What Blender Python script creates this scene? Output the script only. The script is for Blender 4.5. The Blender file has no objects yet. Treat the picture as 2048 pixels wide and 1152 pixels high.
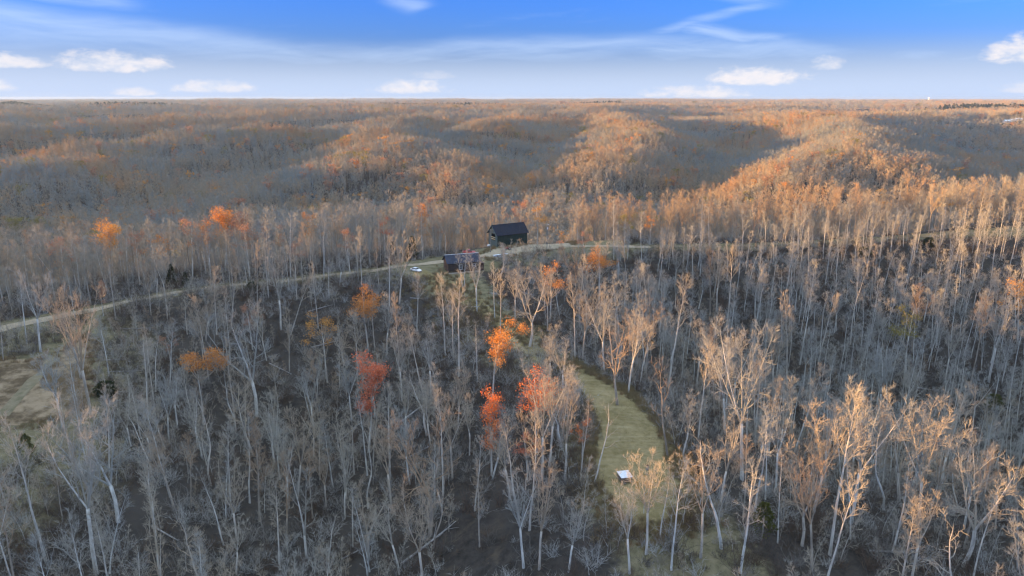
import bpy, math, random
import numpy as np
from mathutils import Vector, Matrix

R = math.radians
S = bpy.context.scene
COL = S.collection

# ---------------------------------------------------------------- camera
cam_data = bpy.data.cameras.new("camera")
cam_data.sensor_width = 36.0
cam_data.lens = 36.0*1462.0/2048.0
cam_data.clip_start = 0.5
cam_data.clip_end = 90000.0
cam = bpy.data.objects.new("camera", cam_data)
cam.location = (0, 0, 70)
cam.rotation_euler = (R(90-14.6), 0, 0)
COL.objects.link(cam)
S.camera = cam

# ---------------------------------------------------------------- light, sky, exposure
SUN_AZ, SUN_EL = R(-102), R(3.6)              # azimuth clockwise from +Y (the view), elevation
SUN_STRENGTH, SKY_STRENGTH = 5.0, 0.132
EXPOSURE = 1.95
S.view_settings.view_transform = 'Standard'
S.view_settings.look = 'None'
S.view_settings.gamma = 1.0
S.view_settings.use_curve_mapping = False
S.view_settings.exposure = EXPOSURE
S.render.engine = 'CYCLES'
S.cycles.max_bounces = 5
S.cycles.diffuse_bounces = 3
S.cycles.glossy_bounces = 2
S.cycles.transmission_bounces = 2
S.cycles.transparent_max_bounces = 4
S.cycles.volume_bounces = 0
S.cycles.caustics_reflective = False
S.cycles.caustics_refractive = False
S.cycles.pixel_filter_type = 'BLACKMAN_HARRIS'
S.cycles.filter_width = 1.35
S.cycles.use_light_tree = True
S.cycles.use_denoising = True
S.cycles.denoising_prefilter = 'ACCURATE'

sun_dir = Vector((math.sin(SUN_AZ)*math.cos(SUN_EL), math.cos(SUN_AZ)*math.cos(SUN_EL), math.sin(SUN_EL)))
sd = bpy.data.lights.new("sun", 'SUN')
sd.energy = SUN_STRENGTH
sd.angle = R(0.53)
sd.color = (1.0, 0.53, 0.18)
sun = bpy.data.objects.new("sun", sd)
sun.rotation_euler = sun_dir.to_track_quat('Z', 'Y').to_euler()
sun.location = (-200, -60, 300)
COL.objects.link(sun)

world = bpy.data.worlds.new("World")
S.world = world
world.use_nodes = True
WT = world.node_tree
WT.nodes.clear()

class NB:
    """small node builder"""
    def __init__(s, t): s.t = t
    def n(s, typ, **kw):
        nd = s.t.nodes.new(typ)
        for k, v in kw.items(): setattr(nd, k, v)
        return nd
    def put(s, sock, v):
        if hasattr(v, 'is_output') or isinstance(v, bpy.types.NodeSocket): s.t.links.new(v, sock)
        else: sock.default_value = v
    def m(s, op, a, b=None, c=None, clamp=False):
        nd = s.n('ShaderNodeMath', operation=op); nd.use_clamp = clamp
        s.put(nd.inputs[0], a)
        if b is not None: s.put(nd.inputs[1], b)
        if c is not None: s.put(nd.inputs[2], c)
        return nd.outputs[0]
    def ss(s, x, lo, hi, a=0.0, b=1.0):
        nd = s.n('ShaderNodeMapRange', interpolation_type='SMOOTHSTEP')
        s.put(nd.inputs['Value'], x); s.put(nd.inputs['From Min'], lo); s.put(nd.inputs['From Max'], hi)
        s.put(nd.inputs['To Min'], a); s.put(nd.inputs['To Max'], b)
        return nd.outputs[0]
    def mix(s, f, a, b, blend='MIX'):
        nd = s.n('ShaderNodeMix', data_type='RGBA', blend_type=blend)
        s.put(nd.inputs[0], f)
        s.put(nd.inputs[6], a if not isinstance(a, tuple) else (*a, 1)[:4])
        s.put(nd.inputs[7], b if not isinstance(b, tuple) else (*b, 1)[:4])
        return nd.outputs[2]
    def noise(s, vec, scale, detail=4, rough=.55, dist=0.0):
        nd = s.n('ShaderNodeTexNoise')
        if vec is not None: s.put(nd.inputs['Vector'], vec)
        nd.inputs['Scale'].default_value = scale; nd.inputs['Detail'].default_value = detail
        nd.inputs['Roughness'].default_value = rough; nd.inputs['Distortion'].default_value = dist
        return nd.outputs['Fac']
    def comb(s, x, y, z=0.0):
        nd = s.n('ShaderNodeCombineXYZ')
        for i, v in enumerate((x, y, z)): s.put(nd.inputs[i], v)
        return nd.outputs[0]

def build_sky():
    b = NB(WT)
    out = b.n('ShaderNodeOutputWorld')
    tc = b.n('ShaderNodeTexCoord')
    sep = b.n('ShaderNodeSeparateXYZ'); WT.links.new(tc.outputs['Generated'], sep.inputs[0])
    x, y, z = sep.outputs
    sky = b.n('ShaderNodeTexSky', sky_type='NISHITA', sun_disc=False)
    sky.sun_elevation = SUN_EL
    sky.sun_rotation = SUN_AZ
    sky.altitude = 100
    sky.air_density = 1.0; sky.dust_density = 0.25; sky.ozone_density = 5.5
    deg = 57.29578
    az = b.m('MULTIPLY', b.m('ARCTAN2', x, y), deg)
    el = b.m('MULTIPLY', b.m('ARCSINE', z), deg)
    base = b.n('ShaderNodeBackground'); base.inputs[1].default_value = SKY_STRENGTH
    WT.links.new(b.mix(1.0, sky.outputs[0], SKY_TINT, 'MULTIPLY'), base.inputs[0])
    # veil of high cirrus: its upper edge undulates with azimuth, streaks run across it
    warp = b.m('MULTIPLY', b.m('SUBTRACT', b.noise(b.comb(b.m('MULTIPLY', az, .07), b.m('MULTIPLY', el, .22)), 1.0, 3, .5), .5), 2.2)
    elw = b.m('ADD', el, warp)
    n1 = b.noise(b.comb(b.m('MULTIPLY', az, .035), b.m('MULTIPLY', b.m('ADD', elw, b.m('MULTIPLY', az, .05)), .30)), 1.0, 5, .6, .3)
    n2 = b.noise(b.comb(b.m('MULTIPLY', az, .07), b.m('MULTIPLY', b.m('SUBTRACT', elw, b.m('MULTIPLY', az, .10)), .85), 7.0), 1.0, 7, .64, .5)
    n4 = b.noise(b.comb(b.m('MULTIPLY', az, .16), b.m('MULTIPLY', b.m('ADD', elw, b.m('MULTIPLY', az, .07)), 1.5), 2.0), 1.0, 6, .65, .4)
    er = b.n('ShaderNodeValToRGB'); er.color_ramp.interpolation = 'B_SPLINE'
    while len(er.color_ramp.elements) < len(EDGE): er.color_ramp.elements.new(.5)
    for e, (pa, pe) in zip(er.color_ramp.elements, EDGE): e.position = (pa+60)/120; e.color = (pe/10, pe/10, pe/10, 1)
    b.put(er.inputs[0], b.m('DIVIDE', b.m('ADD', az, 60), 120))
    edge = b.m('MULTIPLY', er.outputs[0], 10.0)
    d = b.m('SUBTRACT', edge, elw)                      # below the edge is veiled
    veil = b.m('MULTIPLY', b.m('MULTIPLY', b.ss(d, -.5, .7), b.ss(d, 4.5, .5, .55, 1.0)), b.ss(b.m('ADD', b.m('MULTIPLY', n2, .6), b.m('MULTIPLY', n4, .4)), .28, .68, .35, .95))
    wisp = b.m('MULTIPLY', b.ss(b.m('ADD', b.m('MULTIPLY', n1, .55), b.m('MULTIPLY', n2, .45)), .52, .70), b.ss(el, 50, 8))
    # broad cirrus sheet above the clear blue band: unseen, added to fill the shade
    dome = b.noise(b.comb(b.m('DIVIDE', x, b.m('ADD', z, .25)), b.m('DIVIDE', y, b.m('ADD', z, .25))), 2.2, 5, .6, .6)
    sheet = b.m('MULTIPLY', b.ss(el, 12, 32), b.ss(dome, .25, .6, .45, .95))
    veil = b.m('MULTIPLY', b.m('MAXIMUM', veil, b.m('MULTIPLY', wisp, .7)), .56, clamp=True)
    for (a1, e1, a2, e2, wd, op) in STREAKS:            # thin curved streaks
        ux, uy = a2-a1, (e2-e1)*3.0; L = math.hypot(ux, uy); ux /= L; uy /= L
        px = b.m('SUBTRACT', az, a1); py = b.m('MULTIPLY', b.m('SUBTRACT', elw, e1), 3.0)
        al = b.m('ADD', b.m('MULTIPLY', px, ux), b.m('MULTIPLY', py, uy)); ac = b.m('ABSOLUTE', b.m('SUBTRACT', b.m('MULTIPLY', py, ux), b.m('MULTIPLY', px, uy)))
        body = b.m('MULTIPLY', b.ss(ac, wd*3, 0), b.m('MULTIPLY', b.ss(al, -.12*L, .25*L), b.ss(al, 1.15*L, .8*L)))
        veil = b.m('MAXIMUM', veil, b.m('MULTIPLY', body, b.ss(n4, .3, .62, op*.35, op)))
    low = b.ss(el, 4.6, .3)                            # pale air near the horizon
    veil = b.m('MAXIMUM', veil, b.m('MULTIPLY', low, .82))
    vb = b.n('ShaderNodeBackground'); vb.inputs[0].default_value = CLOUD_VEIL; vb.inputs[1].default_value = VEIL_STRENGTH
    ms = b.n('ShaderNodeMixShader')
    WT.links.new(veil, ms.inputs[0]); WT.links.new(base.outputs[0], ms.inputs[1]); WT.links.new(vb.outputs[0], ms.inputs[2])
    sb = b.n('ShaderNodeBackground'); sb.inputs[0].default_value = SHEET; sb.inputs[1].default_value = SHEET_STRENGTH
    ms1 = b.n('ShaderNodeMixShader')
    WT.links.new(sheet, ms1.inputs[0]); WT.links.new(ms.outputs[0], ms1.inputs[1]); WT.links.new(sb.outputs[0], ms1.inputs[2]); ms = ms1
    # small fair-weather cumulus near the horizon: azimuth, elevation of the base, half width, height, opacity
    cn = b.noise(b.comb(b.m('MULTIPLY', az, .55), b.m('MULTIPLY', el, 1.1)), 1.0, 6, .6, .3)
    cn2 = b.noise(b.comb(b.m('MULTIPLY', az, 1.6), b.m('MULTIPLY', el, 2.8), 4.0), 1.0, 4, .6)
    lump = b.m('ADD', b.m('MULTIPLY', b.m('SUBTRACT', cn, .5), 2.2), b.m('MULTIPLY', b.m('SUBTRACT', cn2, .5), .9))
    dens = None; shade = None
    for (ca, ce, hw, hh, op) in CUMULUS:
        dx = b.m('DIVIDE', b.m('SUBTRACT', az, ca), hw)
        de = b.m('SUBTRACT', el, ce)
        up = b.m('DIVIDE', de, hh); dn = b.m('DIVIDE', de, -hh*.35)
        dy = b.m('MAXIMUM', up, dn)
        q = b.m('ADD', b.m('MULTIPLY', dx, dx), b.m('MULTIPLY', dy, dy))
        v = b.m('MULTIPLY', b.ss(b.m('ADD', b.m('SUBTRACT', 1.0, q), b.m('MULTIPLY', lump, 1.0)), .0, 1.1), op)
        dens = v if dens is None else b.m('MAXIMUM', dens, v)
    cb = b.n('ShaderNodeBackground'); cb.inputs[1].default_value = CUM_STRENGTH
    WT.links.new(b.mix(b.ss(lump, -.5, .5), CUM_DARK, CUM_LIGHT), cb.inputs[0])
    ms2 = b.n('ShaderNodeMixShader')
    WT.links.new(dens, ms2.inputs[0]); WT.links.new(ms.outputs[0], ms2.inputs[1]); WT.links.new(cb.outputs[0], ms2.inputs[2])
    WT.links.new(ms2.outputs[0], out.inputs[0])

SKY_TINT = (1.12, .80, 1.30)
CLOUD_VEIL = (.60, .76, 1.04, 1); VEIL_STRENGTH = .28
EDGE = [(-60, 4.5), (-36, 5.9), (-27, 5.2), (-18, 4.3), (-8, 3.6), (-1, 4.4), (8, 4.6), (17, 4.3), (24, 3.0), (36, 2.6), (60, 4.5)]
STREAKS = [(11, 7.6, 18.6, 6.0, .5, .35), (10, 4.5, 18.8, 6.2, .42, .38), (12, 5.0, 19.8, 3.7, .5, .55), (8, 3.3, 19.8, 3.8, .6, .5), (-35, 6.7, -26, 5.9, .7, .45),
           (-9, 7.0, -6.5, 6.2, .7, .45), (-25.6, 7.6, -24.6, 7.2, .6, .5), (52, 5.5, 66, 6.5, .8, .5), (-60, 7.5, -46, 6.3, .8, .5), (100, 5.0, 118, 6.5, .8, .5), (-110, 6.0, -92, 4.8, .8, .5)]
SHEET = (.72, .88, 1.04, 1); SHEET_STRENGTH = .56
CUM_LIGHT = (.86, .82, .84); CUM_DARK = (.70, .74, .84); CUM_STRENGTH = .292
CUMULUS = [(-27.5, 2.0, 4.0, 1.2, .9), (-33.5, 2.0, 2.6, .8, .85), (-21.5, .55, 3.2, .8, .8), (-7.5, .55, 3.2, .9, .85),
           (-26.5, .25, 1.6, .5, .7), (-34.6, .5, 1.5, .7, .8), (17.8, 1.2, 3.8, 1.25, .95), (13.8, .2, 4.6, .8, .85),
           (22.4, 2.1, 1.4, .8, .7), (34.2, 2.5, 2.9, 1.7, .95), (-6.0, 1.5, 1.7, .6, .3), (34.5, .5, 2.2, .7, .5),
           (48, 1.2, 4.0, 1.1, .9), (-48, 1.5, 3.5, 1.1, .9), (70, 2.0, 4.0, 1.3, .9), (-72, .8, 4.5, 1.0, .85),
           (98, 1.0, 4.2, 1.1, .9), (128, 2.2, 3.4, 1.2, .9), (-120, 1.4, 4.2, 1.2, .85), (170, 1.0, 4.5, 1.0, .9)]
build_sky()

# ---------------------------------------------------------------- terrain height
def _hash(ix, iy, seed):
    n = (ix * 374761393 + iy * 668265263 + seed * 1442695041) & 0x7fffffff
    n = ((n ^ (n >> 13)) * 1274126177) & 0x7fffffff
    n = n ^ (n >> 16)
    return (n & 0xffff) / 65535.0

def vnoise(x, y, seed=0):
    x = np.asarray(x, float); y = np.asarray(y, float)
    ix = np.floor(x).astype(np.int64); iy = np.floor(y).astype(np.int64)
    fx = x - ix; fy = y - iy
    fx = fx*fx*fx*(fx*(fx*6-15)+10); fy = fy*fy*fy*(fy*(fy*6-15)+10)
    a = _hash(ix, iy, seed); b = _hash(ix+1, iy, seed)
    c = _hash(ix, iy+1, seed); d = _hash(ix+1, iy+1, seed)
    return (a*(1-fx)+b*fx)*(1-fy) + (c*(1-fx)+d*fx)*fy      # 0..1

def fbm(x, y, octv=4, seed=0):
    s = 0.0; a = 0.5; t = 0.0
    for k in range(octv):
        s = s + a*vnoise(x, y, seed+k*17); t += a
        x = x*2.03+11.3; y = y*2.03-7.7; a *= 0.5
    return s/t

# ridge crests: list of (x, y, z), half width of the flat crest, side slope
RIDGES = [
    # the near ridge that carries the road, the house and the barn
    ([(-520,110,3),(-300,200,1),(-205,226,1),(-165,245,0),(-112,272,1),(-73,285,3),(-37,285,4),(-5,296,5)], 22, .42),
    ([(-37,285,4),(0,312,6),(40,322,6.5),(83,321,6),(135,322,7),(186,326,9),(250,338,14),(330,365,18),(450,400,20),(640,430,20)], 5, .43),
    # the spur with the mown clearing
    ([(-30,276,3.5),(-15,245,1.5),(2,200,0),(14,176,-1),(22,150,-2),(25,125,-3),(32,98,-6),(44,55,-14)], 9, .50),
    # grassy spur on the left
    ([(-143,228,0),(-133,190,-3.5),(-118,152,-6.5),(-97,118,-8),(-84,85,-12),(-75,40,-18)], 14, .38),
    # branch spur bottom right
    ([(27,122,-4),(60,116,-8),(100,112,-11),(150,105,-14),(220,90,-18)], 7, .40),
    # wooded hill left of and behind the camera
    ([(-210,-250,4),(-265,-90,4),(-290,20,2),(-340,110,2)], 45, .30),
    # far spurs
    ([(-520,480,-30),(-466,665,-18),(-515,930,-10),(-400,1073,-2),(-286,1190,2),(-218,1260,5),(-150,1700,10)], 12, .30),
    ([(-1000,980,-10),(-779,1138,-2),(-736,1270,2),(-600,1440,5),(-450,1800,8)], 14, .28),
    ([(-47,738,-33),(-69,825,-15),(-117,860,-6),(-180,1050,0),(-218,1250,5)], 10, .30),
    ([(27,700,-43),(66,773,-28),(122,876,-12),(170,1060,-2),(191,1265,4),(220,1700,10)], 10, .32),
    ([(170,680,-44),(220,705,-34),(291,722,-18),(395,818,-8),(480,1000,-2),(540,1250,5),(560,1800,12)], 10, .30),
    ([(900,560,-10),(1050,760,-2),(1150,1000,6),(1200,1500,12),(1250,2300,14)], 25, .22),
    ([(640,1500,8),(1010,1840,9),(1400,1950,10)], 20, .2),
    ([(-30,1240,2),(-20,1400,6),(40,1700,10)], 12, .3),
]

def _polydist(x, y, pts):
    best = np.full(x.shape, 1e18); zz = np.zeros(x.shape)
    for (ax, ay, az), (bx, by, bz) in zip(pts[:-1], pts[1:]):
        dx, dy = bx-ax, by-ay
        t = np.clip(((x-ax)*dx+(y-ay)*dy)/(dx*dx+dy*dy), 0, 1)
        d = np.hypot(x-ax-t*dx, y-ay-t*dy)
        m = d < best
        best = np.where(m, d, best); zz = np.where(m, az+t*(bz-az), zz)
    return best, zz

def height(x, y):
    x = np.asarray(x, float); y = np.asarray(y, float)
    r = np.hypot(x, y)
    far = np.clip((y-420)/300, 0, 1)
    wx = x + far*55*(fbm(x/150, y/150, 3, 3)-.5) + (1-far)*6*(vnoise(x/30, y/30, 5)-.5)
    wy = y + far*55*(fbm(x/150, y/150, 3, 9)-.5) + (1-far)*6*(vnoise(x/30, y/30, 8)-.5)
    T = 2.2
    acc = np.exp((-48+0*y)/T) + 0*x
    for pts, w, s in RIDGES:
        d, z = _polydist(wx, wy, pts)
        d = np.maximum(0, d-w); k = 10.0
        acc = acc + np.exp(np.maximum(z - s*(np.sqrt(d*d+k*k)-k), -140)/T)
    z = T*np.log(acc)
    f2 = np.clip((r-480)/250, 0, 1)*np.clip((y-350)/150, 0, 1)
    rv = 1-2*np.abs(2*fbm(x/165+5, y/135, 2, 77)-1)
    z = z + f2*10*np.clip(rv, -.9, 1)
    # upland beyond: rolling plateau cut by hollows
    m = np.clip((r-1350)/900, 0, 1); m = m*m*(3-2*m)
    n = fbm(x/900+3.1+.5*(fbm(x/400, y/400, 2, 25)-.5), y/650+.5*(fbm(x/400, y/400, 2, 27)-.5), 3, 21)
    rid = 1-np.abs(2*n-1)*3.2
    plat = -6 + 26*np.clip(rid, -1.1, 1) + 10*(fbm(x/5200, y/4200, 3, 31)-.5)*2
    plat = plat + np.clip((r-3000)/2500, 0, 1)*6
    plat = plat + np.clip((r-6000)/8000, 0, 1)*(np.clip(fbm(x/3300+7, y/1700, 3, 41)-.50, 0, 1)*110)
    z = z*(1-m) + np.minimum(plat, 44-2*np.exp(-np.maximum(plat-30, 0)/10))*m
    z = z + 1.6*(fbm(x/45, y/45, 3, 51)-.5)*np.clip(r/100, 0.3, 1) + np.clip((r-300)/600, 0, 1)*9*(fbm(x/140, y/140, 3, 61)-.5)
    return z


# ---------------------------------------------------------------- materials
def new_mat(name):
    m = bpy.data.materials.new(name); m.use_nodes = True
    m.node_tree.nodes.clear()
    b = NB(m.node_tree)
    return m, b, b.n('ShaderNodeOutputMaterial')

def simple(name, col, rough=.6, metal=0.0, var=.15, scale=3.0, spec=.4):
    m, b, out = new_mat(name)
    p = b.n('ShaderNodeBsdfPrincipled')
    tc = b.n('ShaderNodeTexCoord')
    f = b.noise(tc.outputs['Object'], scale, 5, .6)
    lo = tuple(c*(1-var) for c in col); hi = tuple(min(1, c*(1+var)) for c in col)
    b.put(p.inputs['Base Color'], b.mix(b.ss(f, .3, .7), lo, hi))
    p.inputs['Roughness'].default_value = rough; p.inputs['Metallic'].default_value = metal
    p.inputs['Specular IOR Level'].default_value = spec
    m.node_tree.links.new(p.outputs[0], out.inputs[0])
    return m

def tint_attr(b):
    a = b.n('ShaderNodeAttribute', attribute_type='INSTANCER', attribute_name='tint')
    return a.outputs['Fac']

def ramp(b, f, stops):
    r = b.n('ShaderNodeValToRGB')
    els = r.color_ramp.elements
    while len(els) < len(stops): els.new(.5)
    for e, (p, c) in zip(els, stops): e.position = p; e.color = (*c, 1)
    b.put(r.inputs[0], f)
    return r.outputs[0]

def bark_mat(name, stops, lo=.72, hi=1.2, scale=1.3):
    m, b, out = new_mat(name)
    tc = b.n('ShaderNodeTexCoord')
    t = tint_attr(b)
    base = ramp(b, t, stops)
    mp = b.n('ShaderNodeMapping'); mp.inputs['Scale'].default_value = (1, 1, .22)
    m.node_tree.links.new(tc.outputs['Object'], mp.inputs[0])
    f = b.noise(mp.outputs[0], scale, 4, .65)
    g = b.ss(f, .3, .7, lo, hi)
    d = b.n('ShaderNodeBsdfDiffuse'); d.inputs['Roughness'].default_value = .6
    vm = b.n('ShaderNodeVectorMath', operation='SCALE')
    b.put(vm.inputs[0], base); b.put(vm.inputs['Scale'], g)
    m.node_tree.links.new(vm.outputs[0], d.inputs[0])
    m.node_tree.links.new(d.outputs[0], out.inputs[0])
    return m

M = {}
M['trunk'] = bark_mat('pale_bark', [(0, (.60,.60,.56)), (.5, (.54,.505,.44)), (1, (.32,.28,.23))], .6, 1.15, 1.0)
M['twig'] = bark_mat('twig_bark', [(0, (.31,.315,.29)), (.5, (.37,.33,.255)), (1, (.33,.24,.16))], .8, 1.15, .5)
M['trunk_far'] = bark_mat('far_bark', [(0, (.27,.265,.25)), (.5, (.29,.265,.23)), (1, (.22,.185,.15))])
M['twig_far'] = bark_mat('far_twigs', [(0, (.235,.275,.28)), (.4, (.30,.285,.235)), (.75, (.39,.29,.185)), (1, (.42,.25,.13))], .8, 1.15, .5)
M['brush'] = bark_mat('brush_stems', [(0, (.42,.42,.395)), (.22, (.27,.255,.23)), (.45, (.085,.075,.064)), (1, (.12,.08,.057))], .7, 1.2, .6)
M['weed'] = bark_mat('dry_weeds', [(0, (.17,.15,.085)), (.5, (.24,.18,.095)), (1, (.26,.16,.085))], .7, 1.2, .6)
M['tuft'] = bark_mat('grass_tufts', [(0, (.13,.115,.05)), (.5, (.22,.18,.09)), (1, (.28,.21,.12))], .8, 1.2, .6)
M['log'] = bark_mat('weathered_log', [(0, (.42,.41,.40)), (.5, (.36,.345,.33)), (1, (.27,.25,.23))], .6, 1.2, 1.5)

def leaf_mat(name, a, c):
    m, b, out = new_mat(name)
    g = b.n('ShaderNodeNewGeometry')
    tc = b.n('ShaderNodeTexCoord')
    f = b.noise(tc.outputs['Object'], .5, 4, .65)
    f2 = b.m('ADD', b.m('MULTIPLY', f, .6), b.m('MULTIPLY', g.outputs['Random Per Island'], .4))
    col = b.mix(b.ss(f2, .25, .75), a, c)
    d = b.n('ShaderNodeBsdfDiffuse'); tr = b.n('ShaderNodeBsdfTranslucent')
    m.node_tree.links.new(col, d.inputs[0]); m.node_tree.links.new(col, tr.inputs[0])
    mx = b.n('ShaderNodeMixShader'); mx.inputs[0].default_value = .3
    m.node_tree.links.new(d.outputs[0], mx.inputs[1]); m.node_tree.links.new(tr.outputs[0], mx.inputs[2])
    m.node_tree.links.new(mx.outputs[0], out.inputs[0])
    return m
LEAF = {
    'orange': leaf_mat('orange_leaves', (.47,.18,.045), (.64,.31,.09)),
    'red': leaf_mat('red_leaves', (.46,.12,.06), (.62,.23,.12)),
    'redorange': leaf_mat('red_orange_leaves', (.54,.13,.04), (.70,.26,.085)),
    'gold': leaf_mat('gold_leaves', (.46,.21,.05), (.64,.36,.11)),
    'rust': leaf_mat('rust_leaves', (.32,.16,.10), (.46,.26,.16)),
    'olive': leaf_mat('olive_leaves', (.17,.15,.04), (.30,.25,.07)),
    'cedar': leaf_mat('cedar_needles', (.018,.030,.014), (.05,.065,.025)),
    'pine': leaf_mat('pine_needles', (.05,.06,.018), (.12,.125,.035)),
}

def ground_mat():
    m, b, out = new_mat('leaf_litter_ground')
    tc = b.n('ShaderNodeTexCoord'); P = tc.outputs['Object']
    gr = b.n('ShaderNodeAttribute', attribute_type='GEOMETRY', attribute_name='grass').outputs['Fac']
    n1 = b.noise(P, .05, 5, .6); n2 = b.noise(P, .45, 6, .7); n3 = b.noise(P, 3.0, 4, .7)
    litter = b.mix(b.ss(n2, .3, .7), (.022,.021,.020), (.055,.049,.043))
    litter = b.mix(b.ss(n1, .35, .7), litter, (.055,.050,.045))
    n5 = b.noise(P, .16, 6, .72, .6)
    litter = b.mix(b.ss(n5, .54, .70, 0, .6), litter, (.085, .068, .050))
    litter = b.mix(b.ss(b.noise(P, .8, 5, .75), .60, .72, 0, .5), litter, (.13, .085, .05))
    grass = b.mix(b.ss(n2, .3, .72), (.105,.096,.055), (.19,.165,.105))
    f = b.ss(b.m('ADD', gr, b.m('MULTIPLY', b.m('SUBTRACT', n2, .5), .9)), .3, .75)
    col = b.mix(f, litter, grass)
    col = b.mix(b.ss(n3, .58, .8, 0, .25), col, (.17,.14,.115))
    d = b.n('ShaderNodeBsdfDiffuse'); b.put(d.inputs[0], col)
    bp = b.n('ShaderNodeBump'); bp.inputs['Strength'].default_value = .6; bp.inputs['Distance'].default_value = .5
    b.put(bp.inputs['Height'], n2); m.node_tree.links.new(bp.outputs[0], d.inputs['Normal'])
    m.node_tree.links.new(d.outputs[0], out.inputs[0])
    return m
M['ground'] = ground_mat()

def grass_mat(name, lo, hi, bare, mow=False, bare_amt=.75):
    m, b, out = new_mat(name)
    tc = b.n('ShaderNodeTexCoord'); P = tc.outputs['Object']
    n1 = b.noise(P, .12, 5, .65); n2 = b.noise(P, .9, 6, .72); n3 = b.noise(P, 5, 3, .7)
    col = b.mix(b.ss(b.m('ADD', b.m('MULTIPLY', n1, .5), b.m('MULTIPLY', n2, .5)), .36, .66), lo, hi)
    col = b.mix(b.ss(n1, bare_amt-.14, bare_amt+.05, 0, .8), col, bare)
    if mow:
        mp = b.n('ShaderNodeMapping'); mp.inputs['Rotation'].default_value = (0, 0, R(-6)); mp.inputs['Scale'].default_value = (.06, .75, .1)
        m.node_tree.links.new(P, mp.inputs[0])
        n4 = b.noise(mp.outputs[0], 1.0, 3, .6, .5)
        col = b.mix(b.ss(n4, .50, .66, 0, .2), col, (.33,.29,.19))
        col = b.mix(b.ss(n4, .46, .32, 0, .15), col, (.165,.15,.082))
    col = b.mix(b.ss(n3, .56, .78, 0, .3), col, tuple(c*1.5 for c in hi))
    d = b.n('ShaderNodeBsdfDiffuse'); b.put(d.inputs[0], col)
    bp = b.n('ShaderNodeBump'); bp.inputs['Strength'].default_value = .5; bp.inputs['Distance'].default_value = .25
    b.put(bp.inputs['Height'], n2); m.node_tree.links.new(bp.outputs[0], d.inputs['Normal'])
    m.node_tree.links.new(d.outputs[0], out.inputs[0])
    return m
M['mown'] = grass_mat('mown_grass', (.14,.115,.055), (.255,.207,.112), (.31,.245,.155), True)
M['field'] = grass_mat('rough_grass', (.08,.06,.038), (.15,.112,.072), (.29,.225,.15), False, .56)
M['gravel'] = grass_mat('gravel', (.25,.205,.145), (.40,.335,.245), (.17,.14,.09), False, .60)

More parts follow.
